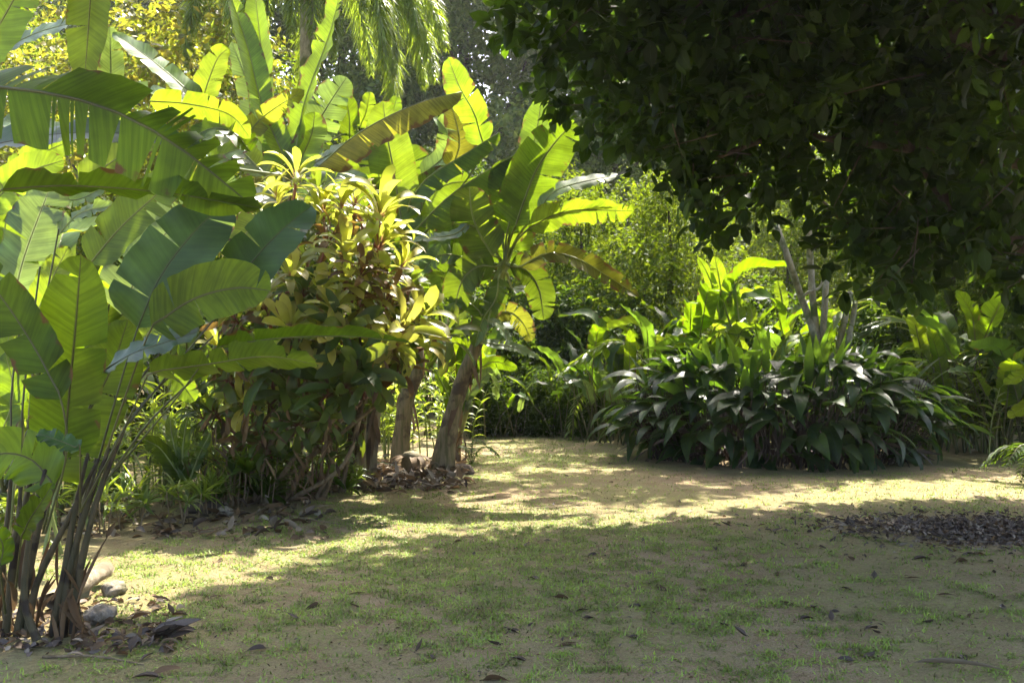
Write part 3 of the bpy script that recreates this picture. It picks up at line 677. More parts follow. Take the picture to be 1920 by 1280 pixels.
ros = [(545, 352, 9.9, 1.25, 'y'), (528, 372, 10.2, .9, 'y'), (600, 400, 10.1, .95, 'y'), (640, 405, 9.9, 1.1, 'y'), (690, 412, 9.9, 1.2, 'y'), (662, 398, 10.3, 1.1, 'y'),
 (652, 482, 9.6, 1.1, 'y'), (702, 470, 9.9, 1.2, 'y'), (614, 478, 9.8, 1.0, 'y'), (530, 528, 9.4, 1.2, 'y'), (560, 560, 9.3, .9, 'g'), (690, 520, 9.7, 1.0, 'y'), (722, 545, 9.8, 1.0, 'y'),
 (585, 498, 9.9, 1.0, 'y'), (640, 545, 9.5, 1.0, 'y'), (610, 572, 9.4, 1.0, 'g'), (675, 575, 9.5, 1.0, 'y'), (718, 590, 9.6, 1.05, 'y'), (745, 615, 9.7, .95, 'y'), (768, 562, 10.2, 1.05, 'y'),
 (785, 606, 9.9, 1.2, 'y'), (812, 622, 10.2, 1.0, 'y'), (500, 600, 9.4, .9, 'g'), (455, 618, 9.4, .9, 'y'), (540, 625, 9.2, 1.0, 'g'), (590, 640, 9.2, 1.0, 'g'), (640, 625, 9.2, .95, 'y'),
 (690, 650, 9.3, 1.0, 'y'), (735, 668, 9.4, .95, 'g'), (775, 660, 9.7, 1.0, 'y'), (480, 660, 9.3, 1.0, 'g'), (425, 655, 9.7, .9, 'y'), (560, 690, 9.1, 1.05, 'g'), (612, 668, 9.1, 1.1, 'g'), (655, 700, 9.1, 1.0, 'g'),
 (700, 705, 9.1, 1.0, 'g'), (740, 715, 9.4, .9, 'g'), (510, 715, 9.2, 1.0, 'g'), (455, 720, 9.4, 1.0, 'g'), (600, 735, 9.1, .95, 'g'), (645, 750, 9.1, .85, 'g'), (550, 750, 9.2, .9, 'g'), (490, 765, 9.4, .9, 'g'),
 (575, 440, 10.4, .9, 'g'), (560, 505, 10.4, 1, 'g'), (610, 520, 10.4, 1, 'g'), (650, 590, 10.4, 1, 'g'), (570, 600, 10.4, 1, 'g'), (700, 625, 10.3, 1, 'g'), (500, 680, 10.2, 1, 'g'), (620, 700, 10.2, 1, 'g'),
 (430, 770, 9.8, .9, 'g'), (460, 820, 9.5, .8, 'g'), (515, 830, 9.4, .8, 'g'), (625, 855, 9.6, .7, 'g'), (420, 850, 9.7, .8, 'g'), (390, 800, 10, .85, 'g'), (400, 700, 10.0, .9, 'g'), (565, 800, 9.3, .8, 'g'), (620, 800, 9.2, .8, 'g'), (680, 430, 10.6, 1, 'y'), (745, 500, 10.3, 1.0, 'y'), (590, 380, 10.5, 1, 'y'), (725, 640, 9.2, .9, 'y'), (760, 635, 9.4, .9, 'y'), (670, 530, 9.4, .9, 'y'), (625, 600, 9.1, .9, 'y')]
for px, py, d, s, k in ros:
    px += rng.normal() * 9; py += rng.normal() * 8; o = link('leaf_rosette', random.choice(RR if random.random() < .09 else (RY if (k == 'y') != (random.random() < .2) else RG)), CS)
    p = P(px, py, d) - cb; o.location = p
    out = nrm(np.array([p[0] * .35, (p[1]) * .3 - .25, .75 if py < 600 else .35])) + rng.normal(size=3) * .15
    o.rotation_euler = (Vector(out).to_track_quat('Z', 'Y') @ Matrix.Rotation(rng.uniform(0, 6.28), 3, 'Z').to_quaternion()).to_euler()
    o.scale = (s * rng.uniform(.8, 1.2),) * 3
for k in range(15):
    a = rng.uniform(0, 6.28); b = cb + (-.3 + .6 * math.cos(a) + rng.normal() * .15, .45 * math.sin(a), -.03)
    q = ros[(k * 4) % len(ros)]; t = P(q[0], q[1] + 15, q[2])
    B = Buf(); tube(B, [b, b * .6 + t * .4 + rng.normal(size=3) * .12, b * .2 + t * .8 + rng.normal(size=3) * .06, t], [.03, .024, .02, .016], n=14, sides=7, rough=.15); B.build('cane', G_['cane'], CS)
B = Buf(); k = 300                                          # dead hanging leaves inside and beneath
py = rng.uniform(600, 905, k); px = rng.uniform(0, 1, k) * np.where(py > 740, 240, 330) + 395; Pt = np.array([P(a, b, rng.uniform(8.95, 10.4)) for a, b in zip(px, py)])
straps(B, Pt, np.stack([rng.normal(size=k) * .6, rng.normal(size=k) * .6, -np.abs(rng.normal(size=k)) - .3], 1), rng.uniform(.15, .38, k), rng.uniform(.018, .055, k), rng.uniform(-.3, 1.0, k), 4, 'rosette', .5, rng.normal(size=k))
tag(B.build('dead_leaves', G_['dryleaf'], CS), 'brown dead leaves hanging under the shrub', kind='stuff')
B = Buf(); k = 700                                          # small green leaves filling the inside
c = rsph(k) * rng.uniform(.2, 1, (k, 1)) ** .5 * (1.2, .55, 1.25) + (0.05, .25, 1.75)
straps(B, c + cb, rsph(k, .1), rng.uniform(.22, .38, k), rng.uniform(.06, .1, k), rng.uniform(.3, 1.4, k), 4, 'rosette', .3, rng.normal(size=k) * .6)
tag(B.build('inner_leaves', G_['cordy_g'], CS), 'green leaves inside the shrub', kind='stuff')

# ---------------------------------------------------------------- the dark mound of arching blades
mc = np.array([4.15, 14.3, 0.0])
MS = thing('arching_shrub', 'wide dark mound of arching pointed leaves standing alone on the lawn', 'shrub', mc)
def mound_pts(n, lo, hi, front=False):
    az = rng.uniform(-np.pi, 0, n) if front else rng.uniform(0, 2 * np.pi, n)
    ze = rng.uniform(lo, hi, n)
    return az, ze
def mound_leaves(n, rad, zlo, zhi, front, Lr, Wr, dr, elr, holes=0):
    az, ze = mound_pts(n, zlo, zhi, front)
    R = np.stack([np.cos(az) * np.sqrt(np.maximum(0, 1 - (ze * .93) ** 2.6)), np.sin(az) * np.sqrt(np.maximum(0, 1 - (ze * .93) ** 2.6)), ze], 1)
    lump = .90 + .24 * fbm(az * 2.2 + 10, ze * 3, 5, 3)
    Pt = R * np.array([2.45, 1.85, 1.52]) * rad * lump[:, None] + mc
    out = np.stack([np.cos(az), np.sin(az), 0 * az], 1)
    el = rng.uniform(*elr, n) + (ze - .5) * .7
    tw = rng.normal(size=n) * .5
    o2 = np.stack([out[:, 0] * np.cos(tw) - out[:, 1] * np.sin(tw), out[:, 0] * np.sin(tw) + out[:, 1] * np.cos(tw), 0 * az], 1)
    D = o2 * np.cos(el)[:, None] + np.array([0, 0, 1.]) * np.sin(el)[:, None]
    return Pt, D, rng.uniform(*Lr, n), rng.uniform(*Wr, n), rng.uniform(*dr, n), np.clip(rng.normal(size=n) * .3, -.7, .7)
seg = dict(segs=8, prof='lance')
def fronts(n, *a):
    Pt, D, L, W, dr, ro = mound_leaves(n, *a)
    return [(Pt[i:i + 1], D[i:i + 1], L[i:i + 1], W[i:i + 1], dr[i:i + 1], ro[i:i + 1]) for i in range(n)]
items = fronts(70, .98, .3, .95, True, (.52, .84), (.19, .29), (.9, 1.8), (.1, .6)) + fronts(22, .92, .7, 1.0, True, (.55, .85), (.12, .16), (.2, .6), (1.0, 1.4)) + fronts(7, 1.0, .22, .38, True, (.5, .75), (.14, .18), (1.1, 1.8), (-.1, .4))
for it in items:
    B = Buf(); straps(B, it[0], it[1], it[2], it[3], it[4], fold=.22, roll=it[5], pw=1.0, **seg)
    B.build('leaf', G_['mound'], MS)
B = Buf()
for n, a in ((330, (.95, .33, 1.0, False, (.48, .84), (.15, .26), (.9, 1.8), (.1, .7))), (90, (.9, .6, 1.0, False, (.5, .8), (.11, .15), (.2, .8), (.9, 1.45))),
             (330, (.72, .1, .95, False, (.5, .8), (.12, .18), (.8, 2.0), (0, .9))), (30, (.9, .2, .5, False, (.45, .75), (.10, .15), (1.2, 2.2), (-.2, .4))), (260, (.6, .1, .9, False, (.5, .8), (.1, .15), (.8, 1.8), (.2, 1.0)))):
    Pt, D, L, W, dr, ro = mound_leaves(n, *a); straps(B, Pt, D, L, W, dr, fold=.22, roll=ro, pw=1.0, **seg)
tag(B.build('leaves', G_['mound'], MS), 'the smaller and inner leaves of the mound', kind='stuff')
B = Buf()
for k in range(900):  # stalks packed dense and coloured dark to deepen the mound's inner shade
    a = rng.uniform(0, 6.28); r = rng.random() ** .5; b = mc + (1.9 * r * math.cos(a), 1.45 * r * math.sin(a), -.03); t = b + (math.cos(a) * .5 * r + rng.normal() * .12, math.sin(a) * .4 * r + rng.normal() * .12, rng.uniform(.7, 1.35))
    tube(B, [b, (b + t) / 2 + rng.normal(size=3) * .05, t], [.012, .009, .006], n=5, sides=4)
tag(B.build('stalks', G_['bark'], MS), 'dense stalks inside the mound, coloured dark to deepen its shade', kind='stuff')
B = Buf(); k = 260; a = rng.uniform(0, 6.28, k); r = rng.random(k) ** .5
straps(B, mc + np.stack([2.2 * r * np.cos(a), 1.65 * r * np.sin(a), rng.uniform(.03, .7, k)], 1), np.stack([np.cos(a), np.sin(a), rng.normal(size=k) * .5 - .3], 1), rng.uniform(.3, .6, k), rng.uniform(.03, .07, k), rng.uniform(.3, 1.5, k), 4, 'lance', .3, rng.normal(size=k))
tag(B.build('dead_leaves', G_['darkdry'], MS), 'withered blades low in the mound', kind='stuff')
# ---------------------------------------------------------------- trees
def twigcloud(B, T, Dt, per, L, W, segs=2, prof='oval', spread=.9, tl=.3, droop=(.1, .7), mi=0, hang=.15):
    """per leaves along each twig starting at T heading Dt"""
    n = len(T); k = np.tile(np.arange(per), n); i = np.repeat(np.arange(n), per)
    s = (k + rng.random(n * per)) / per
    Pt = T[i] + Dt[i] * (s * tl)[:, None] + rng.normal(size=(n * per, 3)) * tl * .06
    side = np.cross(Dt[i], rsph(n * per)); side = nrm(side)
    D = nrm(Dt[i] * .55 + side * spread); D[:, 2] -= hang
    straps(B, Pt, D, L * (sz := rng.uniform(.5, 1.3, n * per)), W * sz * rng.uniform(.85, 1.15, n * per), rng.uniform(*droop, n * per), segs, prof, rng.uniform(.05, .4, n * per), rng.normal(size=n * per) * .7)
# the big dark tree overhanging the lawn: its crown reaches over the frame's top
tb = np.array([6.7, 9.3, 0.0])
DT = thing('shade_tree', 'large dark leafy tree overhanging the lawn, its trunk out of view beyond the edge', 'tree', tb)
SIL = [(955, -2500), (960, 10), (985, 50), (1020, 90), (1062, 100), (1055, 150), (1045, 175), (1075, 200), (1115, 215), (1115, 245), (1150, 270), (1195, 250), (1225, 300), (1265, 290), (1250, 350), (1285, 425), (1320, 445), (1360, 430),
       (1400, 455), (1440, 415), (1470, 360), (1530, 370), (1570, 445), (1600, 510), (1650, 505), (1700, 540), (1730, 510), (1760, 450), (1810, 440), (1860, 485), (1890, 560), (2000, 590), (2600, 540), (2600, -2500)]
SHA = [(120, 1400), (240, 1150), (330, 1105), (430, 1090), (580, 1066), (660, 1044), (720, 1030), (800, 1022), (900, 1004), (1050, 1010), (1200, 1000), (1300, 976), (1600, 957), (1920, 950), (4000, 942), (4000, 1400)]
def canopy_ok(A, fuzz=0):
    px, py, f = proj(A); infr = (f > .3)
    j = rng.normal(size=(len(A), 2)) * fuzz
    ok = ~infr | inpoly(px + j[:, 0], py + j[:, 1], SIL) | ((py < -270) & (f > .3))
    g = A - SUN[None, :] * (A[:, 2] / SUN[2])[:, None]
    gx, gy, gf = proj(np.stack([g[:, 0], g[:, 1], 0 * g[:, 0]], 1))
    gx = gx + j[:, 0]; gy = gy + j[:, 1] * .6
    return ok & (((g[:, 1] < 4.35) & (g[:, 1] > .8) & (g[:, 0] > -3.9)) | inpoly(gx, gy, SHA))
def canopy():
    # twigs: a visible drooping skirt, and the crown above the frame
    out = []
    n = 60000
    A = np.stack([rng.uniform(-1.2, 9.5, n), rng.uniform(8.0, 13.6, n), rng.uniform(2.1, 7.6, n)], 1)
    q = fbm(A[:, 0] * .9 + 3 * A[:, 1], A[:, 2] * 1.1 + A[:, 1] * .7, 71, 3)
    A = A[canopy_ok(A, 12) & (q > .49)]
    px, py, f = proj(A); vis = (py > -210) & (px < 1990)
    out.append(A[vis][:3300])
    n = 160000
    A = np.stack([rng.uniform(-6, 11, n), rng.uniform(-7, 15.5, n), rng.uniform(4.0, 9.5, n)], 1)
    e = ((A[:, 0] - 4) / 10) ** 2 + ((A[:, 1] - 5) / 11.5) ** 2
    A = A[canopy_ok(A, 6) & (e < 1) & (A[:, 2] < 9.6 - 3 * e)]
    px, py, f = proj(A); A = A[((py < -240) & (px > 1000)) | (py < -290) | (f < .3)]
    return out[0], A[:6500]
vis, hid = canopy()
B = Buf()
hub = np.array([5.2, 9.6, 5.5])
Dv = nrm(nrm(vis - hub) * .8 + rng.normal(size=vis.shape) * .65 + (0, 0, -.12))
twigcloud(B, vis, Dv, 8, .20, .108, 3, 'oval', .9, .36, (.1, .8), hang=.12)
Dh = nrm(nrm(hid - hub) * .8 + rng.normal(size=hid.shape) * .5)
twigcloud(B, hid, Dh, 9, .36, .19, 2, 'oval', .9, .5)
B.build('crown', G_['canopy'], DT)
B = Buf(); k = 0
for i in rng.choice(len(vis), 500, replace=False):
    tube(B, [vis[i] - Dv[i] * .35, vis[i] + Dv[i] * .3], [.008, .004], n=3, sides=4)
tag(B.build('twigs', G_['bark'], DT), 'thin twigs among the leaves', kind='stuff')
B = Buf(); tube(B, [tb - (0, 0, .1), tb + (.05, 0, 1.5), tb + (-.1, .1, 3.0), tb + (-.2, .1, 5.0), tb + (-.3, 0, 8)], [.36, .28, .25, .2, .07], n=22, sides=16, rough=.06); B.build('trunk', G_['bark'], DT)
for pts, r in (([tb + (0, 0, 2.6), P(1850, 440, 9.6), P(1700, 262, 9.8), P(1600, 185, 10), P(1500, 120, 10)], [.13, .09, .06, .03]), ([tb + (-.1, .1, 3.4), P(1760, 285, 10), P(1610, 268, 10), P(1500, 250, 10.1), P(1400, 215, 10.2)], [.11, .07, .045, .02]),
               ([P(1500, 250, 10.1), P(1440, 260, 10.1), P(1330, 300, 10.2), P(1240, 330, 10.2)], [.04, .03, .012]), ([P(1262, 120, 9.8), P(1240, 80, 9.7), P(1225, 60, 9.7)], [.03, .025, .015]), ([tb + (-.15, .1, 4), P(1550, -20, 9.8), P(1262, 120, 9.8), P(1150, 140, 9.9), P(1050, 90, 9.9)], [.12, .08, .04, .012]),
               ([tb + (0, 0, 1.6), P(1905, 520, 9.3), P(1870, 450, 9.4), P(1835, 380, 9.5)], [.09, .06, .035, .02]), ([tb + (-.2, .1, 5), tb + (-2, -1.5, 6.4), tb + (-5, -2.5, 7)], [.13, .09, .03]), ([tb + (-.2, 0, 5), tb + (1.6, -1.5, 6.2), tb + (2.2, -4.5, 6.6)], [.12, .08, .03]), ([tb + (-.2, .1, 4.5), tb + (-2.5, 1.5, 6.3), tb + (-5.5, 2.2, 7.5)], [.12, .09, .03])):
    B = Buf(); tube(B, pts, r, n=20, sides=8, rough=.1); B.build('branch', G_['bark'], DT)

# ---- prototypes for the background, built round the origin, then copied
def bush(name, label, cat, mat, H, Rd, ntw, per=7, L=.13, W=.055, low=.05, blobs=9, trunk=.06, group=None, limbs=5, bark='bark', tl=.32, shell=.55):
    r = thing(name, label, cat, (0, 0, 0), group)
    bc = []
    for k in range(blobs):
        z = low + (1 - low) * (k + .5) / blobs; a = k * 2.4 + rng.normal() * .4
        rr = Rd * math.sin(math.pi * min(.97, .18 + .72 * z)) * .62
        bc.append((rr * math.cos(a) * rng.uniform(.7, 1.1), rr * math.sin(a) * rng.uniform(.7, 1.1), z * H, Rd * rng.uniform(.30, .48)))
    bc.append((0, 0, H * .92, Rd * .35)); bc = np.array(bc)
    wgt = bc[:, 3] ** 2; i = rng.choice(len(bc), ntw, p=wgt / wgt.sum())
    u = rsph(ntw, .15); T = bc[i, :3] + u * bc[i, 3:4] * (shell + (1 - shell) * rng.random((ntw, 1)) ** .5) * (1, 1, .85)
    T[:, 2] = np.maximum(T[:, 2], .05)
    D = nrm(u * .9 + rng.normal(size=(ntw, 3)) * .5 + (0, 0, .1))
    B = Buf(); twigcloud(B, T, D, per, L, W, 2, 'oval', .9, tl, (.1, .8)); B.build('crown', G_[mat], r)
    B = Buf(); tube(B, [(0, 0, -.1), (.03, .02, H * .3), (-.05, .05, H * .6), (0, 0, H * .9)], [trunk * 1.3, trunk, trunk * .7, trunk * .2], n=12, sides=8, rough=.08)
    for k in range(limbs):
        b = bc[(k * 2) % len(bc)]; tube(B, [(0, 0, b[2] * .45), (b[0] * .5, b[1] * .5, b[2] * .75), tuple(b[:3])], [trunk * .55, trunk * .35, trunk * .1], n=8, sides=5)
    B.build('trunk', G_[bark], r)
    return r
PROTO = {}
def place(kind, label, cat, px, d, sc=1.0, rz=None, group=None, z=0.0, x=None):
    p = G(960, 700); xx = (px - 960) / F * d if x is None else x
    rz = rng.uniform(0, 6.28) if rz is None else rz
    if kind not in USED:
        USED.add(kind); o = PROTO[kind]; o.location = (xx, d, z); o.rotation_euler = (0, 0, rz); o.scale = (sc,) * 3
        o['label'] = label; o['category'] = cat
        if group: o['group'] = group
        return o
    return copy_tree(PROTO[kind], (xx, d, z), rz, sc, label, group)
USED = set()
def added_shade_tree():  # added tree: crown kept out of sight, shaped by the shade it must cast
    b = np.array([10.6, 20.5, 0.0]); r = thing('shade_tree', 'added dark tree behind the big mound, its hidden crown placed to shade mound and path', 'tree', b)
    n = 140000; A = np.stack([rng.uniform(-2, 13, n), rng.uniform(14.5, 24, n), rng.uniform(4.4, 10, n)], 1)
    g = A - SUN[None, :] * (A[:, 2] / SUN[2])[:, None]; gx, gy, _ = proj(np.stack([g[:, 0], g[:, 1], 0 * g[:, 0]], 1))
    px, py, f = proj(A)
    hide = inpoly(px - 30, py + 50, SIL) & (py < 330) & ((px < 1420) | (px > 1640) | (py < 200)) | (py < -60)
    full = inpoly(gx, gy, [(1130, 940), (1300, 940), (1420, 926), (1560, 908), (1700, 896), (1850, 886), (2300, 885), (2300, 790), (1500, 800), (1480, 868), (1300, 876), (1290, 895), (1140, 905)]) & (A[:, 2] < 8.2)
    part = inpoly(gx, gy, [(870, 960), (1010, 950), (1150, 960), (1260, 900), (1240, 800), (905, 815)]) & (fbm(g[:, 0] * 1.5, g[:, 1] * 2.2, 91, 3) > .47)
    A = A[hide & (full | part)]; A = A[:1900]
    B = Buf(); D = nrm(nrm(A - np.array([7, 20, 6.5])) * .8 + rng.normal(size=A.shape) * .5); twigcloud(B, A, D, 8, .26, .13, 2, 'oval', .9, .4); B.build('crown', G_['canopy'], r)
    B = Buf(); tube(B, [b - (0, 0, .1), b + (0, 0, 3), b + (-.3, 0, 6), b + (-.4, 0, 9)], [.3, .24, .17, .05], n=16, sides=10, rough=.06)
    for k in range(9):
        i = rng.integers(0, len(A)); tube(B, [b + (-.1, 0, 3 + .3 * k), b * .5 + A[i] * .5 + (0, 0, 1.0 + .5 * (A[i][2] - 6)), A[i]], [.1, .06, .02], n=9, sides=6)
    B.build('trunk', G_['bark'], r)
added_shade_tree()
g = None
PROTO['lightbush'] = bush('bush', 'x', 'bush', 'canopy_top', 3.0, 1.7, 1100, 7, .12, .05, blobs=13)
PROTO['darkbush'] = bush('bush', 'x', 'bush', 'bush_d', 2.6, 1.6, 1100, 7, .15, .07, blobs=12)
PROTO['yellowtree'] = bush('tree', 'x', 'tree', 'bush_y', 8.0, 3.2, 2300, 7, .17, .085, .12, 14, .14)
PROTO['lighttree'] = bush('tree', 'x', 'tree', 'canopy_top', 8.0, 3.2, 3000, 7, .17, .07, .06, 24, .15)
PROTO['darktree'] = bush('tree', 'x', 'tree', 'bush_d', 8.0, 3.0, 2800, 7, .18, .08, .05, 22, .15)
PROTO['talltree'] = bush('tall_tree', 'x', 'tree', 'bush_far', 19.0, 6.2, 7500, 8, .30, .14, .2, 19, .34, limbs=12, tl=.8, shell=.3)
# ---------------------------------------------------------------- background planting
GB = 'bushes and trees closing the back of the garden'
# left, behind the heliconias
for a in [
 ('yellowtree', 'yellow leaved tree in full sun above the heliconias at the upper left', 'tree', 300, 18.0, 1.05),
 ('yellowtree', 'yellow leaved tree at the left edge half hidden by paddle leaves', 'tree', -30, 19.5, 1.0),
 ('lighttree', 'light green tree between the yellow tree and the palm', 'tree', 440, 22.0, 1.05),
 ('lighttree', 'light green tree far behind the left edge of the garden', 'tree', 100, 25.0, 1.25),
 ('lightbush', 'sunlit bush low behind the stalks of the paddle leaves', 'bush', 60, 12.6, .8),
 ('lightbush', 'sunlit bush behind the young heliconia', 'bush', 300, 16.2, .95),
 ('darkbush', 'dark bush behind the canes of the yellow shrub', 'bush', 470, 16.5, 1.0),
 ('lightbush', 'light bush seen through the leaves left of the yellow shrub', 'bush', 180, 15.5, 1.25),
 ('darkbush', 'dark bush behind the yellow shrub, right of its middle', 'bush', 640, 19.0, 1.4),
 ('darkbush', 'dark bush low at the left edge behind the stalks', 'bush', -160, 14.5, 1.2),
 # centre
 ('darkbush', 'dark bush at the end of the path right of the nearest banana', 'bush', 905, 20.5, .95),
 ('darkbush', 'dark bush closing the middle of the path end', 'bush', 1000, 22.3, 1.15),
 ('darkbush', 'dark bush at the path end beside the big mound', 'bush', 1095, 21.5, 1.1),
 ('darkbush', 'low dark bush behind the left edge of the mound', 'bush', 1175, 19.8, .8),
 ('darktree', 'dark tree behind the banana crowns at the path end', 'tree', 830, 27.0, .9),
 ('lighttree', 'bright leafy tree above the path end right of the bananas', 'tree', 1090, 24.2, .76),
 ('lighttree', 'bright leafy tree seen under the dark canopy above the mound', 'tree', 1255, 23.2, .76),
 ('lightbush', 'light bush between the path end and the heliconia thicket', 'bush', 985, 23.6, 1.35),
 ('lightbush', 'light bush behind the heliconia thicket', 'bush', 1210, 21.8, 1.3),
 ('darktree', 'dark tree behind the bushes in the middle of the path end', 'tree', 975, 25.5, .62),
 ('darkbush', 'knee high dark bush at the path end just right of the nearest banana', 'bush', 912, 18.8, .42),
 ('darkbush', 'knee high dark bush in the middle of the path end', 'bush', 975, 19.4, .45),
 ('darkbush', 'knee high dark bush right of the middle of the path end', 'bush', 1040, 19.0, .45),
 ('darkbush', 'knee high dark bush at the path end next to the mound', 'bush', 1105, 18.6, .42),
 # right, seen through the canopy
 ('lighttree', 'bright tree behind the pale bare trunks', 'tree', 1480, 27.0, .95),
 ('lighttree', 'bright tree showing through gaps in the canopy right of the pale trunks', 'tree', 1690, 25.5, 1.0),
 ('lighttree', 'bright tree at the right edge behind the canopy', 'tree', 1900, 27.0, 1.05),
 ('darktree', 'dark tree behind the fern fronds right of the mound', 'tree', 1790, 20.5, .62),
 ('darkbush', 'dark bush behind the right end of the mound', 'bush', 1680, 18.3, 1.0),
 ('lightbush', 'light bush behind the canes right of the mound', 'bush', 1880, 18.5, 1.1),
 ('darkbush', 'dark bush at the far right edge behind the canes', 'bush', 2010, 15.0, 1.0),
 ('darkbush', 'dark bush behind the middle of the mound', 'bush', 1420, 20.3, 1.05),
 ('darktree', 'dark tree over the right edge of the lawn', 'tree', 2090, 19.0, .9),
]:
    place(*a[:5], sc=a[5], group=GB)
for px, d, s, lab in ((870, 36, 1.0, 'tall grey green tree against the white sky at the top centre'), (1120, 42, 1.1, 'tall tree behind the edge of the dark canopy'), (640, 40, 1.1, 'tall tree behind the palm'),
                      (330, 42, 1.1, 'tall tree far behind the yellow leaved tree'), (1480, 46, 1.1, 'tall tree far behind the pale bare trunks'), (1850, 45, 1.1, 'tall tree far behind the right end of the canopy'), (20, 44, 1.1, 'tall tree far behind the left edge')):
    place('talltree', lab, 'tree', px, d, sc=s, group='tall trees behind the garden')
# wooded hill far away
def hill():
    xs = np.linspace(-300, 300, 70); ys = np.linspace(110, 420, 40); X, Y = np.meshgrid(xs, ys)
    Z = 62 * np.exp(-((X - 25) / 150) ** 2) * np.clip((Y - 110) / 120, 0, 1) ** .8 + 10 * (fbm(X * .02 + 4, Y * .02 + 4, 44) - .5) - 2
    n, k = X.shape; i = np.arange(n - 1)[:, None] * k + np.arange(k - 1)[None, :]
    me = rawmesh('hill', np.stack([X, Y, Z], -1).reshape(-1, 3), [np.stack([i, i + 1, i + k + 1, i + k], -1).reshape(-1, 4)], G_['bush_far'])
    tag(link('hill', me), 'wooded hill far behind the garden', 'hill', kind='structure')
    m = 9000; x = rng.uniform(-130, 150, m); y = rng.uniform(112, 250, m)
    z = 62 * np.exp(-((x - 25) / 150) ** 2) * np.clip((y - 110) / 120, 0, 1) ** .8 + 10 * (fbm(x * .02 + 4, y * .02 + 4, 44) - .5) - 2
    c = rng.integers(0, m, 26000); T = np.stack([x[c], y[c], z[c] + 2], 1) + rsph(26000, .4) * 2.4
    B = Buf(); twigcloud(B, T, rsph(26000, .2), 3, 1.3, .7, 2, tl=1.6)
    tag(B.build('far_wood', G_['bush_far']), 'trees covering the far hill', 'wood', kind='stuff')
hill()

# ---- feathery palm
def frond(name, pts, Ll, Wl, n, mat, allround=False, droop=(.6, 1.4), stem='petiole', start=.15, r=.02, twod=.5, hang=.25):
    M, ln = curve(pts, 60); T = nrm(np.gradient(M, axis=0)); B = Buf()
    s = np.linspace(start, 1, n); i = np.clip((s * 59).astype(int), 0, 59)
    t = T[i]; Sd = np.cross(t, np.array([0, 0, 1.0])); Sd = nrm(np.where(np.linalg.norm(Sd, axis=1, keepdims=True) < .05, [1., 0, 0], Sd)); Up = np.cross(Sd, t)
    for side in (1, -1):
        a = rng.uniform(-1.3, 1.4, n) if allround else rng.normal(size=n) * .12 + .15
        D = side * Sd * np.cos(a)[:, None] + Up * np.sin(a)[:, None] + t * twod
        D = nrm(D) + (0, 0, -hang)
        l = Ll * np.sin(np.pi * np.clip(.12 + .84 * (s - start) / (1 - start), 0, 1)) ** .7 * rng.uniform(.85, 1.1, n)
        straps(B, M[i], D, l, Wl, rng.uniform(*droop, n), 4, 'lance', .25, rng.normal(size=n) * .2)
    tube(B, M, [r, r * .7, r * .25], n=16, sides=6, mi=1)
    return B.mesh(name, [G_[mat], G_[stem]])
PL = thing('feather_palm', 'palm with hanging bushy fronds between the tall banana and the sky', 'palm', P(590, 700, 17.5) * (1, 1, 0))
pb = np.array(PL.location); pt = P(575, -80, 17.5)
B = Buf(); tube(B, [pb - (0, 0, .1), pb * .5 + pt * .5 + (-.05, 0, -.2), pt], [.20, .15, .13], n=24, sides=12, rough=.04); B.build('trunk', G_['palebark'], PL)
FM = []
for az, lift, ln, dr in ((0, .5, 3.6, .85), (0, .9, 3.5, .7), (0, .15, 3.5, 1.0)):
    q = [(0, 0, 0), (.28 * ln, 0, .30 * ln * lift + .1), (.55 * ln, 0, .12 * ln * lift - .12 * ln * dr), (.72 * ln, 0, -.45 * ln * dr), (.78 * ln, 0, -.85 * ln * dr)]
    FM.append(frond('frond', q, .74, .030, 330, 'palm', True, (.5, 1.3), hang=.2))
for k, (az, v) in enumerate([(-1.45, 0), (-.9, 1), (-.45, 0), (0.0, 2), (.35, 0), (-2.1, 1), (2.9, 0), (2.3, 2), (1.2, 1), (1.8, 0), (-2.7, 0), (-1.15, 2), (-.25, 1), (3.3, 1), (-1.8, 2), (-.7, 2), (-1.3, 0), (.15, 1), (-.05, 0), (-1.65, 1), (.6, 2)]):
    o = link('frond', FM[v], PL, tuple(pt - pb)); o.scale = (.82, .82, .9); o.rotation_euler = (0, rng.normal() * .1, az)

# ---- generic heliconia and banana-like clumps for the middle distance
def clumpleaf(mat, pl, bl, bw, lean, arch, tears=0, pm='petiole_d'):
    B = Buf(); a = np.array([0, 0, 0.]); b = np.array([lean * .5, 0, pl * .7]); c = np.array([lean, 0, pl])
    d1 = nrm(np.array([math.sin(arch * .3 + lean * .4), 0, math.cos(arch * .3 + lean * .4)])); d2 = nrm(np.array([math.sin(arch + lean * .4), 0, math.cos(arch + lean * .4)]))
    m = c + d1 * bl * .5; e = m + d2 * bl * .5
    tube(B, [a, b, c, m], [.016, .012, .009, .004], n=12, sides=5, mi=1)
    hint = np.array([-math.cos(arch * .6), rng.normal() * .3, math.sin(arch * .6) + .25])
    bigleaf(B, [c, m, e], bw, hint, .2, .1, tears, .02, 16, .2, 0, (.15, .45), 4)
    return B.mesh('leaf', [G_[mat], G_[pm]])
VAR = {}
for mat in ('helic', 'helic_y', 'mound', 'pale'):
    VAR[mat] = [clumpleaf(mat, rng.uniform(.6, 1.3), rng.uniform(.6, 1.0), rng.uniform(.18, .28), rng.uniform(.1, .5), rng.uniform(.5, 1.9), rng.integers(0, 3)) for _ in range(6)]
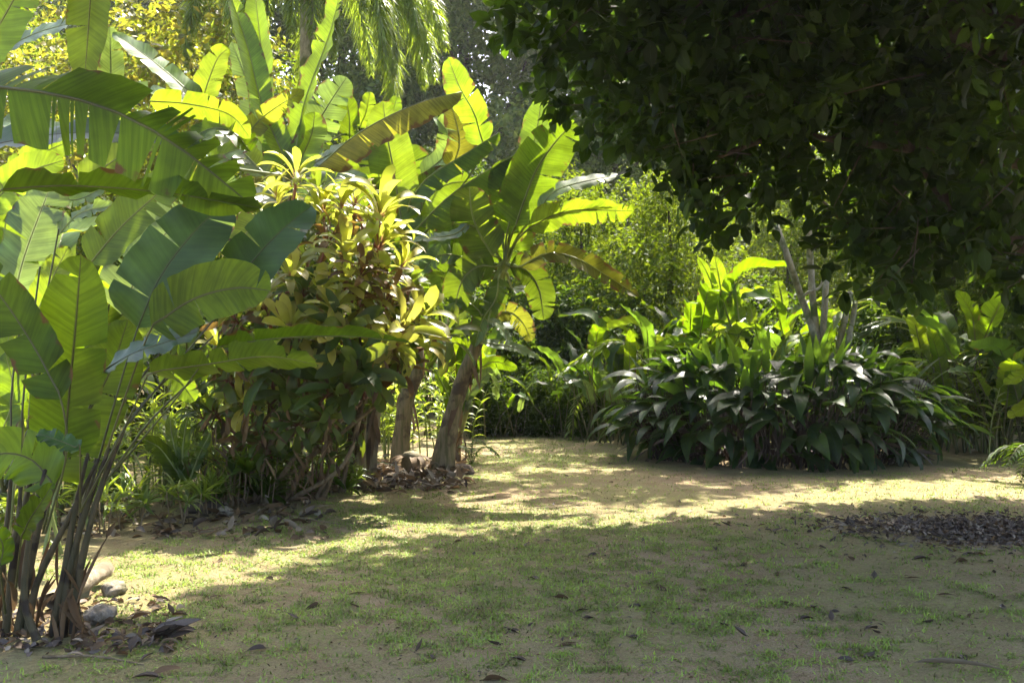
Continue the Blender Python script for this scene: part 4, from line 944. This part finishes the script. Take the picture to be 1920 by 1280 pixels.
def clump(label, px, d, n, sc, mats, spread=.4, z=0.0, group=None, name='heliconia_clump', cat='plant'):
    base = np.array([(px - 960) / F * d, d, z]); r = thing(name, label, cat, base, group)
    for k in range(n):
        o = link('leaf', random.choice(VAR[random.choice(mats)]), r, (rng.normal() * spread * .6, rng.normal() * spread * .6, 0))
        o.rotation_euler = (rng.normal() * .1, rng.normal() * .14, rng.uniform(0, 6.28)); s = sc * rng.uniform(.7, 1.15); o.scale = (s, s, s)
    return r
GH = 'heliconia clumps behind the mound'
clump('heliconia clump at the left end of the thicket behind the mound', 1125, 17.5, 22, 1.15, ['helic', 'mound'], .6, group=GH)
clump('heliconia clump with grey green leaves over the left edge of the mound', 1190, 17.0, 24, 1.3, ['helic', 'pale', 'mound'], .6, group=GH)
clump('heliconia clump with ribbed leaves behind the left half of the mound', 1275, 17.4, 26, 1.5, ['helic', 'helic', 'helic_y'], .6, group=GH)
cl = clump('heliconia clump with the three bright upright leaves behind the mound', 1360, 17.0, 26, 1.6, ['helic', 'helic', 'helic_y'], .6, group=GH)
for mid, wp, h in (([(1370, 610), (1355, 560), (1348, 520), (1340, 480)], 34, 'c'), ([(1350, 600), (1340, 550), (1325, 510), (1308, 482)], 22, 'cl'), ([(1385, 600), (1380, 550), (1375, 525), (1366, 500)], 20, 'cr'),
                   ([(1468, 580), (1465, 555), (1458, 525)], 24, 'c'), ([(1385, 600), (1382, 580), (1372, 545)], 30, 'c'), ([(1405, 606), (1410, 590), (1405, 570)], 20, 'c')):
    hero_leaf(cl, 16.6, mid, wp, h, mat='helic_y', pmat='petiole', rr=.014)
clump('heliconia clump right of the bright upright leaves', 1455, 17.8, 24, 1.45, ['helic', 'helic_y', 'mound'], .6, group=GH)
clump('heliconia clump under the pale bare trunks', 1560, 18.4, 20, 1.25, ['helic', 'mound'], .6, group=GH)
clump('broad leaved clump with big dull leaves right of the mound', 1800, 15.6, 22, 1.35, ['helic', 'mound', 'helic_y'], .55, group=GH)
clump('broad leaved clump at the right edge above the canes', 1905, 14.6, 20, 1.3, ['helic', 'mound'], .5, group=GH)
clump('low heliconia at the path end behind the nearest banana', 950, 18.6, 16, .8, ['helic', 'pale'], .5, group=GH)
clump('low heliconia with pale leaves left of the mound', 1050, 19.0, 18, .95, ['helic', 'pale'], .6, group=GH)
clump('heliconia clump behind the left paddle leaves', 120, 9.6, 22, 1.55, ['helic_y', 'pale', 'helic_y'], .5)
clump('heliconia clump left of the yellow shrub', 330, 13.4, 22, 1.5, ['helic_y', 'pale', 'helic'], .5)
clump('heliconia clump at the far left edge', -40, 8.6, 18, 1.6, ['helic_y', 'helic'], .5)
clump('heliconia clump behind the banana trunks', 700, 18.0, 18, 1.5, ['helic', 'helic_y'], .5)
clump('heliconia clump behind the nearest banana crown', 850, 18.2, 16, 1.5, ['helic', 'helic_y'], .5)

# ---- canes: gingers and bamboo-like plants
def cane(mat, h, L, W, n, lean, sm='petiole'):
    B = Buf(); pts = [(0, 0, 0), (lean * .3, 0, h * .55), (lean, .03, h)]; M, _ = curve(pts, 30); tube(B, pts, [.012, .009, .004], n=10, sides=5, mi=1)
    s = np.linspace(.3, 1, n); i = (s * 29).astype(int); az = np.arange(n) * 3.14 + rng.normal(size=n) * .5
    D = np.stack([np.cos(az), np.sin(az), .55 + .5 * s], 1)
    straps(B, M[i], D, L * rng.uniform(.7, 1.1, n), W * rng.uniform(.8, 1.2, n), rng.uniform(.7, 1.7, n), 4, 'lance', .2, rng.normal(size=n) * .3)
    return B.mesh('cane', [G_[mat], G_[sm]])
CANE = {m: [cane(m, rng.uniform(.85, 1.25), .30, .05, 13, rng.uniform(.05, .4)) for _ in range(4)] for m in ('weed', 'lime', 'bush_d')}
def ginger(label, px, d, n, sc, mats, spread=.4, group='leafy cane clumps', x=None):
    base = np.array([(px - 960) / F * d if x is None else x, d, 0]); r = thing('cane_clump', label, 'plant', base, group)
    for k in range(n):
        o = link('cane', random.choice(CANE[random.choice(mats)]), r, (rng.normal() * spread, rng.normal() * spread * .7, 0))
        o.rotation_euler = (rng.normal() * .08, rng.normal() * .08, rng.uniform(0, 6.28)); s = sc * rng.uniform(.7, 1.2); o.scale = (s, s, s)
    return r
ginger('bright lime leafy canes glowing between the two leaning banana trunks', 800, 14.2, 20, 1.0, ['lime'], .36)
ginger('bright lime leafy canes left of the leaning banana trunk', 725, 14.6, 16, 1.0, ['lime'], .36)
ginger('sunlit leafy canes behind the paddle leaf stalks', 250, 9.6, 16, .95, ['lime', 'weed'], .42)
ginger('sunlit leafy canes low at the left edge', 30, 9.4, 18, .95, ['lime', 'weed'], .45)
ginger('leafy canes left of the yellow shrub', 355, 10.9, 14, 1.0, ['weed', 'lime'], .4)
ginger('bright leafy canes right behind the young heliconia', 300, 10.4, 16, 1.0, ['lime'], .36)
ginger('bright leafy canes between the young heliconia and the yellow shrub', 395, 11.2, 14, 1.0, ['lime', 'weed'], .36)
ginger('leafy canes at the foot of the yellow shrub, its left end', 425, 10.3, 10, .6, ['weed'], .35)
ginger('tall thin canes right of the mound with light behind them', 1870, 15.2, 26, 1.25, ['weed', 'lime'], .42)
ginger('thin yellow canes at the right edge', 1935, 13.8, 14, 1.25, ['weed', 'lime'], .3)
ginger('dark leafy canes at the path end right of the middle', 1045, 20.0, 14, .9, ['bush_d'], .6)
ginger('dark leafy canes at the path end left of the middle', 950, 20.2, 14, .8, ['bush_d'], .5)
ginger('dark leafy canes beside the left foot of the mound', 1135, 18.2, 12, .8, ['bush_d'], .45)
# two light leaves reaching in at the right edge
EL_ = thing('edge_plant', 'plant with yellow green pointed leaves reaching in at the right edge', 'plant', G(2010, 900))
for mid, wp in (([(1960, 690), (1920, 702), (1882, 720)], 28), ([(1975, 752), (1930, 760), (1890, 782)], 30), ([(1990, 800), (1950, 790), (1925, 800)], 26)):
    hero_leaf(EL_, 9.5, mid, wp, (0, -.6, .7), mat='helic_y', pmat='petiole', pet=[(2005, 890, 9.9), (1995, 780, 9.7)])

# ---- ferns and cycad-like fronds
def fernmesh(mat, ln, up, Ll, n=34):
    q = [(0, 0, 0), (.3 * ln, 0, .55 * ln * up), (.65 * ln, 0, .62 * ln * up), (ln, 0, .2 * ln * up)]
    return frond('frond', q, Ll, Ll * .16, n, mat, False, (.2, .7), 'petiole_d', .2, .012, .55, .1)
FERN = {'palm': [fernmesh('palm', rng.uniform(1.2, 1.6), rng.uniform(.7, 1.1), .28) for _ in range(3)], 'bush_d': [fernmesh('bush_d', rng.uniform(.7, 1.0), rng.uniform(.7, 1.1), .22) for _ in range(3)], 'weed': [fernmesh('weed', rng.uniform(1.3, 1.8), rng.uniform(.8, 1.2), .36, 26) for _ in range(3)]}
def fern(label, px, d, n, sc, mat, z=0.0, base=None):
    b = np.array([(px - 960) / F * d, d, z]) if base is None else base; r = thing('fern', label, 'fern', b, 'feathery ferns')
    for k in range(n):
        o = link('frond', random.choice(FERN[mat]), r); o.rotation_euler = (0, rng.normal() * .2, k * 6.28 / n + rng.normal() * .25); s = sc * rng.uniform(.8, 1.15); o.scale = (s, s, s)
    return r
fern('pale feathery fern arching above the mound, right of the pale trunks', 1650, 16.8, 9, 1.35, 'palm')
fern('feathery fern left of the mound with flat fronds', 1225, 16.6, 9, 1.2, 'palm')
fern('big yellowish feathered plant under the canopy right of the mound', 1760, 16.5, 9, 1.7, 'weed')
fern('low dark fern at the right edge of the lawn', 1955, 11.4, 11, .8, 'bush_d')
fern('dark fern at the path end left of the mound', 1110, 19.4, 8, .9, 'bush_d')
fern('dark fern in front of the hedge at the path end', 1010, 20.6, 8, .9, 'bush_d')
fern('small fern beside the foot of the nearest banana', 885, 13.4, 8, .45, 'bush_d')

# ---- pale bare trunks behind the mound
BT = thing('bare_trunk_tree', 'group of pale grey bare trunks rising from one root behind the mound', 'tree', P(1545, 690, 16.1) * (1, 1, 0))
for pts, r in (([(1538, 800), (1528, 640), (1503, 560), (1480, 492), (1456, 424)], .075), ([(1545, 800), (1532, 640), (1524, 560), (1520, 500), (1514, 395)], .07), ([(1550, 800), (1543, 650), (1546, 580), (1549, 526)], .07), ([(1565, 800), (1572, 660), (1584, 600), (1594, 548)], .07), ([(1575, 800), (1590, 650), (1600, 590), (1604, 565)], .06),
               ([(1503, 560), (1515, 548), (1535, 540), (1546, 520)], .028)):
    B = Buf(); tube(B, [P(a, b, 16.1 + .1 * rng.normal()) for a, b in pts], [r, r * .95, r * .85, r * .75], n=20, sides=9, rough=.08); B.build('stem', G_['palebark'], BT)

# ---- undergrowth at the foot of the yellow shrub
def tuftmesh(mat, n, L, W, up):
    B = Buf(); az = rng.uniform(0, 6.28, n); el = rng.uniform(up - .5, up + .4, n)
    straps(B, np.stack([np.cos(az) * .02, np.sin(az) * .02, 0 * az], 1), np.stack([np.cos(az) * np.cos(el), np.sin(az) * np.cos(el), np.sin(el)], 1), L * rng.uniform(.6, 1.2, n), W, rng.uniform(.3, 1.4, n), 4, 'strap', .2)
    return B.mesh('leaf_tuft', G_[mat])
TU = [tuftmesh('weed', 16, .26, .022, .7), tuftmesh('weed', 12, .3, .03, .9), tuftmesh('weed', 18, .2, .03, .6), tuftmesh('helic', 9, .4, .07, .9)]
def tuft(label, px, py, v, s, lift=0.0):
    b = G(px, py); r = thing('leafy_tuft', label, 'plant', b, 'small tufts at the foot of the yellow shrub'); 
    for k in range(rng.integers(2, 5)):
        h = lift * rng.uniform(.4, 1.1); off = np.array([rng.normal() * .12, rng.normal() * .1, h])
        o = link('leaf_tuft', TU[v], r, off); o.rotation_euler = (rng.normal() * .25, rng.normal() * .25, rng.uniform(0, 6.28)); o.scale = (s * rng.uniform(.8, 1.2),) * 3
        if h > .05:
            B = Buf(); tube(B, [(off[0] * .6, off[1] * .6, -.02), off], [.008, .005], n=4, sides=5); link('stalk', B.mesh('stalk', G_['cane']), r)
for k in range(44):
    px = rng.uniform(385, 645); py = 905 + 45 * (1 - (px - 385) / 260) + rng.uniform(-28, 22)
    tuft('small green tuft on a thin stalk at the foot of the yellow shrub', px, py, int(rng.integers(0, 4)), rng.uniform(.7, 1.2), rng.uniform(.05, .75))
for px, py in ((215, 960), (245, 990), (330, 985), (190, 1000), (360, 978), (140, 975), (300, 930), (400, 965), (60, 985), (120, 1000), (210, 985), (270, 975), (20, 1010), (165, 965), (300, 955)):
    tuft('small sunlit tuft among the stalks of the left bed', px, py, int(rng.integers(0, 3)), 1.0, .3)
tuft('small bright green weed on the ground behind the paddle leaf stalks', 108, 1035, 2, .9, .05)
tuft('bright leafy sprout beside the foot of the nearest banana', 893, 815, 1, 1.2, .3)
# ---------------------------------------------------------------- fallen leaves, litter, log, stones
def deadleaf(mat, L, W, curlz, fold):
    B = Buf(); straps(B, np.zeros((1, 3)), np.array([[1, 0, .05]]), L, W, curlz, 6, 'lance', fold, rng.normal() * .3)
    a = B; tube(B, [(-L * .12, 0, .004), (L * .4, 0, .01)], [.002, .001], n=3, sides=4)
    return B.mesh('fallen_leaf', G_[mat])
FL = [deadleaf('darkdry', .09, .034, -.5, .45), deadleaf('darkdry', .11, .04, .45, .7), deadleaf('dryleaf', .10, .04, .25, .3), deadleaf('darkdry', .07, .03, -.9, .9), deadleaf('dryleaf', .12, .042, .5, .6), deadleaf('palelit', .09, .038, .3, .4)]
def drop(pt, v, s, label, group):
    o = link('fallen_leaf', FL[v], None, (pt[0], pt[1], float(gz(pt[0], pt[1])) + .003 + .005 * rng.random()))
    o.rotation_euler = (rng.normal() * .25, rng.normal() * .2, rng.uniform(0, 6.28)); o.scale = (s, s, s)
    return tag(o, label, 'leaf', group)
spots = [(655, 1050), (600, 1133), (680, 1112), (1095, 1160), (1040, 1122), (1235, 1105), (1250, 1110), (1215, 1076), (1205, 1140), (1178, 1196), (780, 1225), (1080, 1208), (950, 1180), (940, 1210), (1400, 1197), (1465, 1130), (1530, 1138), (1645, 1175), (1650, 1185), (1750, 1165), (1805, 1225), (1620, 1232), (1560, 1160), (1340, 1030), (1205, 1020), (1085, 1020), (985, 1025), (850, 1020), (1120, 1040), (1400, 1060), (1740, 1050), (1790, 1060), (1600, 1055), (1460, 1085), (1290, 960), (1065, 893), (1150, 870), (940, 860), (720, 985), (545, 965), (470, 1000), (560, 1160), (500, 1215), (300, 1275), (905, 1275), (1010, 1090), (735, 1040), (1320, 1110), (1640, 1090), (1700, 1090), (1760, 1120), (1500, 1160), (1880, 1140), (1370, 990), (1450, 1000), (1800, 1010), (880, 870), (1000, 845)]
for i, (px, py) in enumerate(spots): drop(G(px, py), int(rng.integers(0, 5)), rng.uniform(.85, 1.35), 'dead brown leaf lying alone on the lawn', 'dead leaves scattered on the lawn')
for k in range(90):
    d = 4.2 * (16 / 4.2) ** rng.random(); x = rng.uniform(-.42, .55) * d
    px, py, _ = proj(np.array([x, d, 0]))
    if bedmask(np.array([px]), np.array([py]))[0]: continue
    drop((x, d), int(rng.integers(0, 5)), rng.uniform(.45, .9), 'dead brown leaf lying alone on the lawn', 'dead leaves scattered on the lawn')
lp = np.array([4.15, 8.15])
for k in range(120):
    a = rng.uniform(0, 6.28); r = abs(rng.normal()) * .55
    p = lp + (1.5 * r * math.cos(a), 1.0 * r * math.sin(a))
    drop(p, int(rng.choice([0, 1, 3, 4, 5])), rng.uniform(.7, 1.15), 'dark dead leaf in the litter patch at the right edge of the lawn', 'dead leaves of the litter patch')
def litter(name, label, n, gen, L, mats, kind='stuff', zup=.02):
    for m, fr in mats:
        k = int(n * fr); x, y, z = gen(k); B = Buf()
        D = rsph(k); D[:, 2] = np.abs(D[:, 2]) * .3
        straps(B, np.stack([x, y, gz(x, y) + z], 1), D, L * rng.uniform(.4, 1.3, k), L * .42 * rng.uniform(.5, 1.1, k), rng.uniform(-.6, 1.8, k), 4, 'lance', rng.uniform(.1, .9, k), rng.normal(size=k) * .6)
        tag(B.build(name, G_[m]), label + {'darkdry': ', dark brown', 'dryleaf': ', brown', 'palelit': ', pale'}[m], 'leaf litter', kind=kind)
def g_pile(k):
    a = rng.uniform(0, 6.28, k); r = np.abs(rng.normal(size=k)) * .52
    x = lp[0] + .15 + 1.7 * r * np.cos(a); y = lp[1] + .95 * r * np.sin(a); return x, y, .004 + .05 * np.exp(-r * 2) * rng.random(k)
litter('leaf_litter', 'thick patch of small fallen leaves under the dark tree', 5200, g_pile, .075, (('darkdry', .7), ('palelit', .16), ('dryleaf', .14)))
def g_lawn(k):
    d = 4 * (17 / 4) ** rng.random(k); x = rng.uniform(-.45, .62, k) * d; return x, d, .004 + .006 * rng.random(k)
litter('lawn_litter', 'tiny leaf scraps all over the lawn', 1500, g_lawn, .028, (('darkdry', .6), ('dryleaf', .4)))
def g_ban(k):
    p = np.array([G(rng.uniform(560, 870), rng.uniform(870, 925) + 14 * rng.normal() * .3) for _ in range(k)]); return p[:, 0], p[:, 1], .12 * rng.random(k) ** 2 + .004
litter('bed_litter', 'dry scraps heaped round the banana trunks', 900, g_ban, .19, (('dryleaf', .4), ('palelit', .35), ('darkdry', .25)))
def g_left(k):
    p = np.array([G(rng.uniform(-60, 620), rng.uniform(930, 1010)) for _ in range(k)]); return p[:, 0], p[:, 1], .04 * rng.random(k) ** 2 + .004
litter('border_litter', 'dry scraps and twigs along the left bed', 520, g_left, .16, (('dryleaf', .5), ('darkdry', .3), ('palelit', .2)))
def g_near(k):
    p = np.array([G(rng.uniform(-40, 330), rng.uniform(1120, 1230)) for _ in range(k)]); return p[:, 0], p[:, 1], .03 * rng.random(k) ** 2 + .004
litter('clump_litter', 'dry scraps at the foot of the paddle leaf stalks', 380, g_near, .10, (('dryleaf', .5), ('darkdry', .4), ('palelit', .1)))
# cut banana stump between the trunks
g = G(770, 893); r = thing('stump', 'short cut banana stump between the two leaning trunks', 'stump', g); B = Buf(); tube(B, [g - (0, 0, .05), g + (0, 0, .16), g + (.02, 0, .30)], [.15, .13, .12], n=9, sides=12, rough=.1); B.build('body', G_['pseudo'], r)
B = Buf(); k = 9; a = rng.uniform(0, 6.28, k); straps(B, g + np.stack([.1 * np.cos(a), .1 * np.sin(a), 0 * a + .26], 1), np.stack([np.cos(a), np.sin(a), .2 + 0 * a], 1), .28, .1, 2.0, 5, 'strap', .3); B.build('dead_sheath', G_['dryleaf'], r)
# log and pale stones by the near stalks
def rock(name, label, px, py, s, seed, mat='stone'):
    import bmesh
    bm = bmesh.new(); bmesh.ops.create_icosphere(bm, subdivisions=4, radius=1)
    for v in bm.verts:
        c = np.array(v.co); k = 1 + .5 * (fbm(np.array([c[0] * 1.3 + seed + c[2]]), np.array([c[1] * 1.3 + c[2] * .7]), seed)[0] - .5) + .4 * (fbm(np.array([c[0] * 5 + seed]), np.array([c[1] * 5 + c[2] * 4]), seed + 5)[0] - .5)
        v.co = Vector(c * k * np.array(s))
    me = bpy.data.meshes.new(name); bm.to_mesh(me); bm.free(); me.materials.append(G_[mat])
    for p in me.polygons: p.use_smooth = True
    g = G(px, py); o = link(name, me, None, (g[0], g[1], s[2] * .45)); o.rotation_euler = (0, 0, rng.uniform(0, 6.28)); return tag(o, label, 'stone')
rock('stone', 'pale rounded stone at the front of the left bed, catching the sun', 421, 968, (.085, .07, .075), 3)
rock('stone', 'flat pale stone beside the foot of the paddle leaf stalks', 190, 1160, (.10, .085, .06), 8)
rock('stone', 'low pale stone half in shade next to the log end', 215, 1110, (.09, .08, .05), 14)
rock('soil_clod', 'dark lump of earth and roots right of the nearest banana foot', 868, 888, (.16, .12, .09), 21, 'bark')
rock('soil_clod', 'dark mossy lump beside the pale rounded stone', 385, 960, (.2, .14, .08), 27, 'bark')
g = G(150, 1140); B = Buf(); a = np.array([g[0] - .12, g[1] - .1, .07]); b = np.array(G(192, 1095)) + (0, .05, .085)
tube(B, [a, (a + b) / 2 + (0, 0, .01), b], [.052, .06, .056], n=14, sides=14, rough=.12)
tag(B.build('log', G_['log'], None), 'short pale sawn log lying behind the paddle leaf stalks', 'log')
def crumple(name, label, px, py, L, W, mat, n=4, cat='leaf', dr=(.4, 1.6), segs=8):
    g = G(px, py); B = Buf(); a = rng.uniform(-.6, .6, n)
    straps(B, np.stack([g[0] + rng.normal(size=n) * L * .12, g[1] + rng.normal(size=n) * L * .08, gz(g[0], g[1]) + .015 + .02 * rng.random(n)], 1), np.stack([np.cos(a), np.sin(a), .25 + 0 * a], 1), L * rng.uniform(.7, 1.1, n), W, rng.uniform(*dr, n), segs, 'strap', rng.uniform(.2, 1, n), rng.normal(size=n) * .6)
    return tag(B.build(name, G_[mat], None), label, cat)
crumple('dry_leaf_heap', 'crumpled dark dry leaf heap on the lawn right of the stalks', 290, 1200, .20, .085, 'darkdry', 9, dr=(-.9, .9))
crumple('fallen_leaf', 'single pale upturned leaf left of the dark crumpled heap', 232, 1210, .14, .05, 'palelit', 1)
crumple('fallen_leaf', 'small pale leaf below the stick in the lower left corner', 125, 1242, .12, .03, 'palelit', 1)
crumple('fallen_leaf', 'brown leaf near the bottom edge below the crumpled heap', 290, 1272, .13, .05, 'dryleaf', 1)
g = G(1712, 1246); B = Buf(); straps(B, np.array([[g[0], g[1], .012]]), np.array([[.9, -.30, .12]]), .42, .045, .25, 9, 'lance', .9, .5); tag(B.build('dry_sheath', G_['palelit'], None), 'long curled straw coloured leaf sheath near the bottom right corner', 'leaf')
for a, b, lab, r in (((80, 1235), (270, 1250), 'long thin brown stick in the lower left corner', .008), ((470, 965), (640, 985), 'thin brown stick before the yellow shrub', .008), ((360, 1000), (520, 975), 'dry twig along the edge of the left bed', .007), ((180, 985), (330, 970), 'pale twig lying behind the paddle leaf stalks', .008)):
    g0, g1 = G(*a), G(*b); B = Buf(); tube(B, [g0 + (0, 0, .012), g0 * .5 + g1 * .5 + (0, .04, .02), g1 + (0, 0, .012)], [r, r * .9, r * .5], n=12, sides=6, rough=.15); tag(B.build('stick', G_['cane'], None), lab, 'stick')
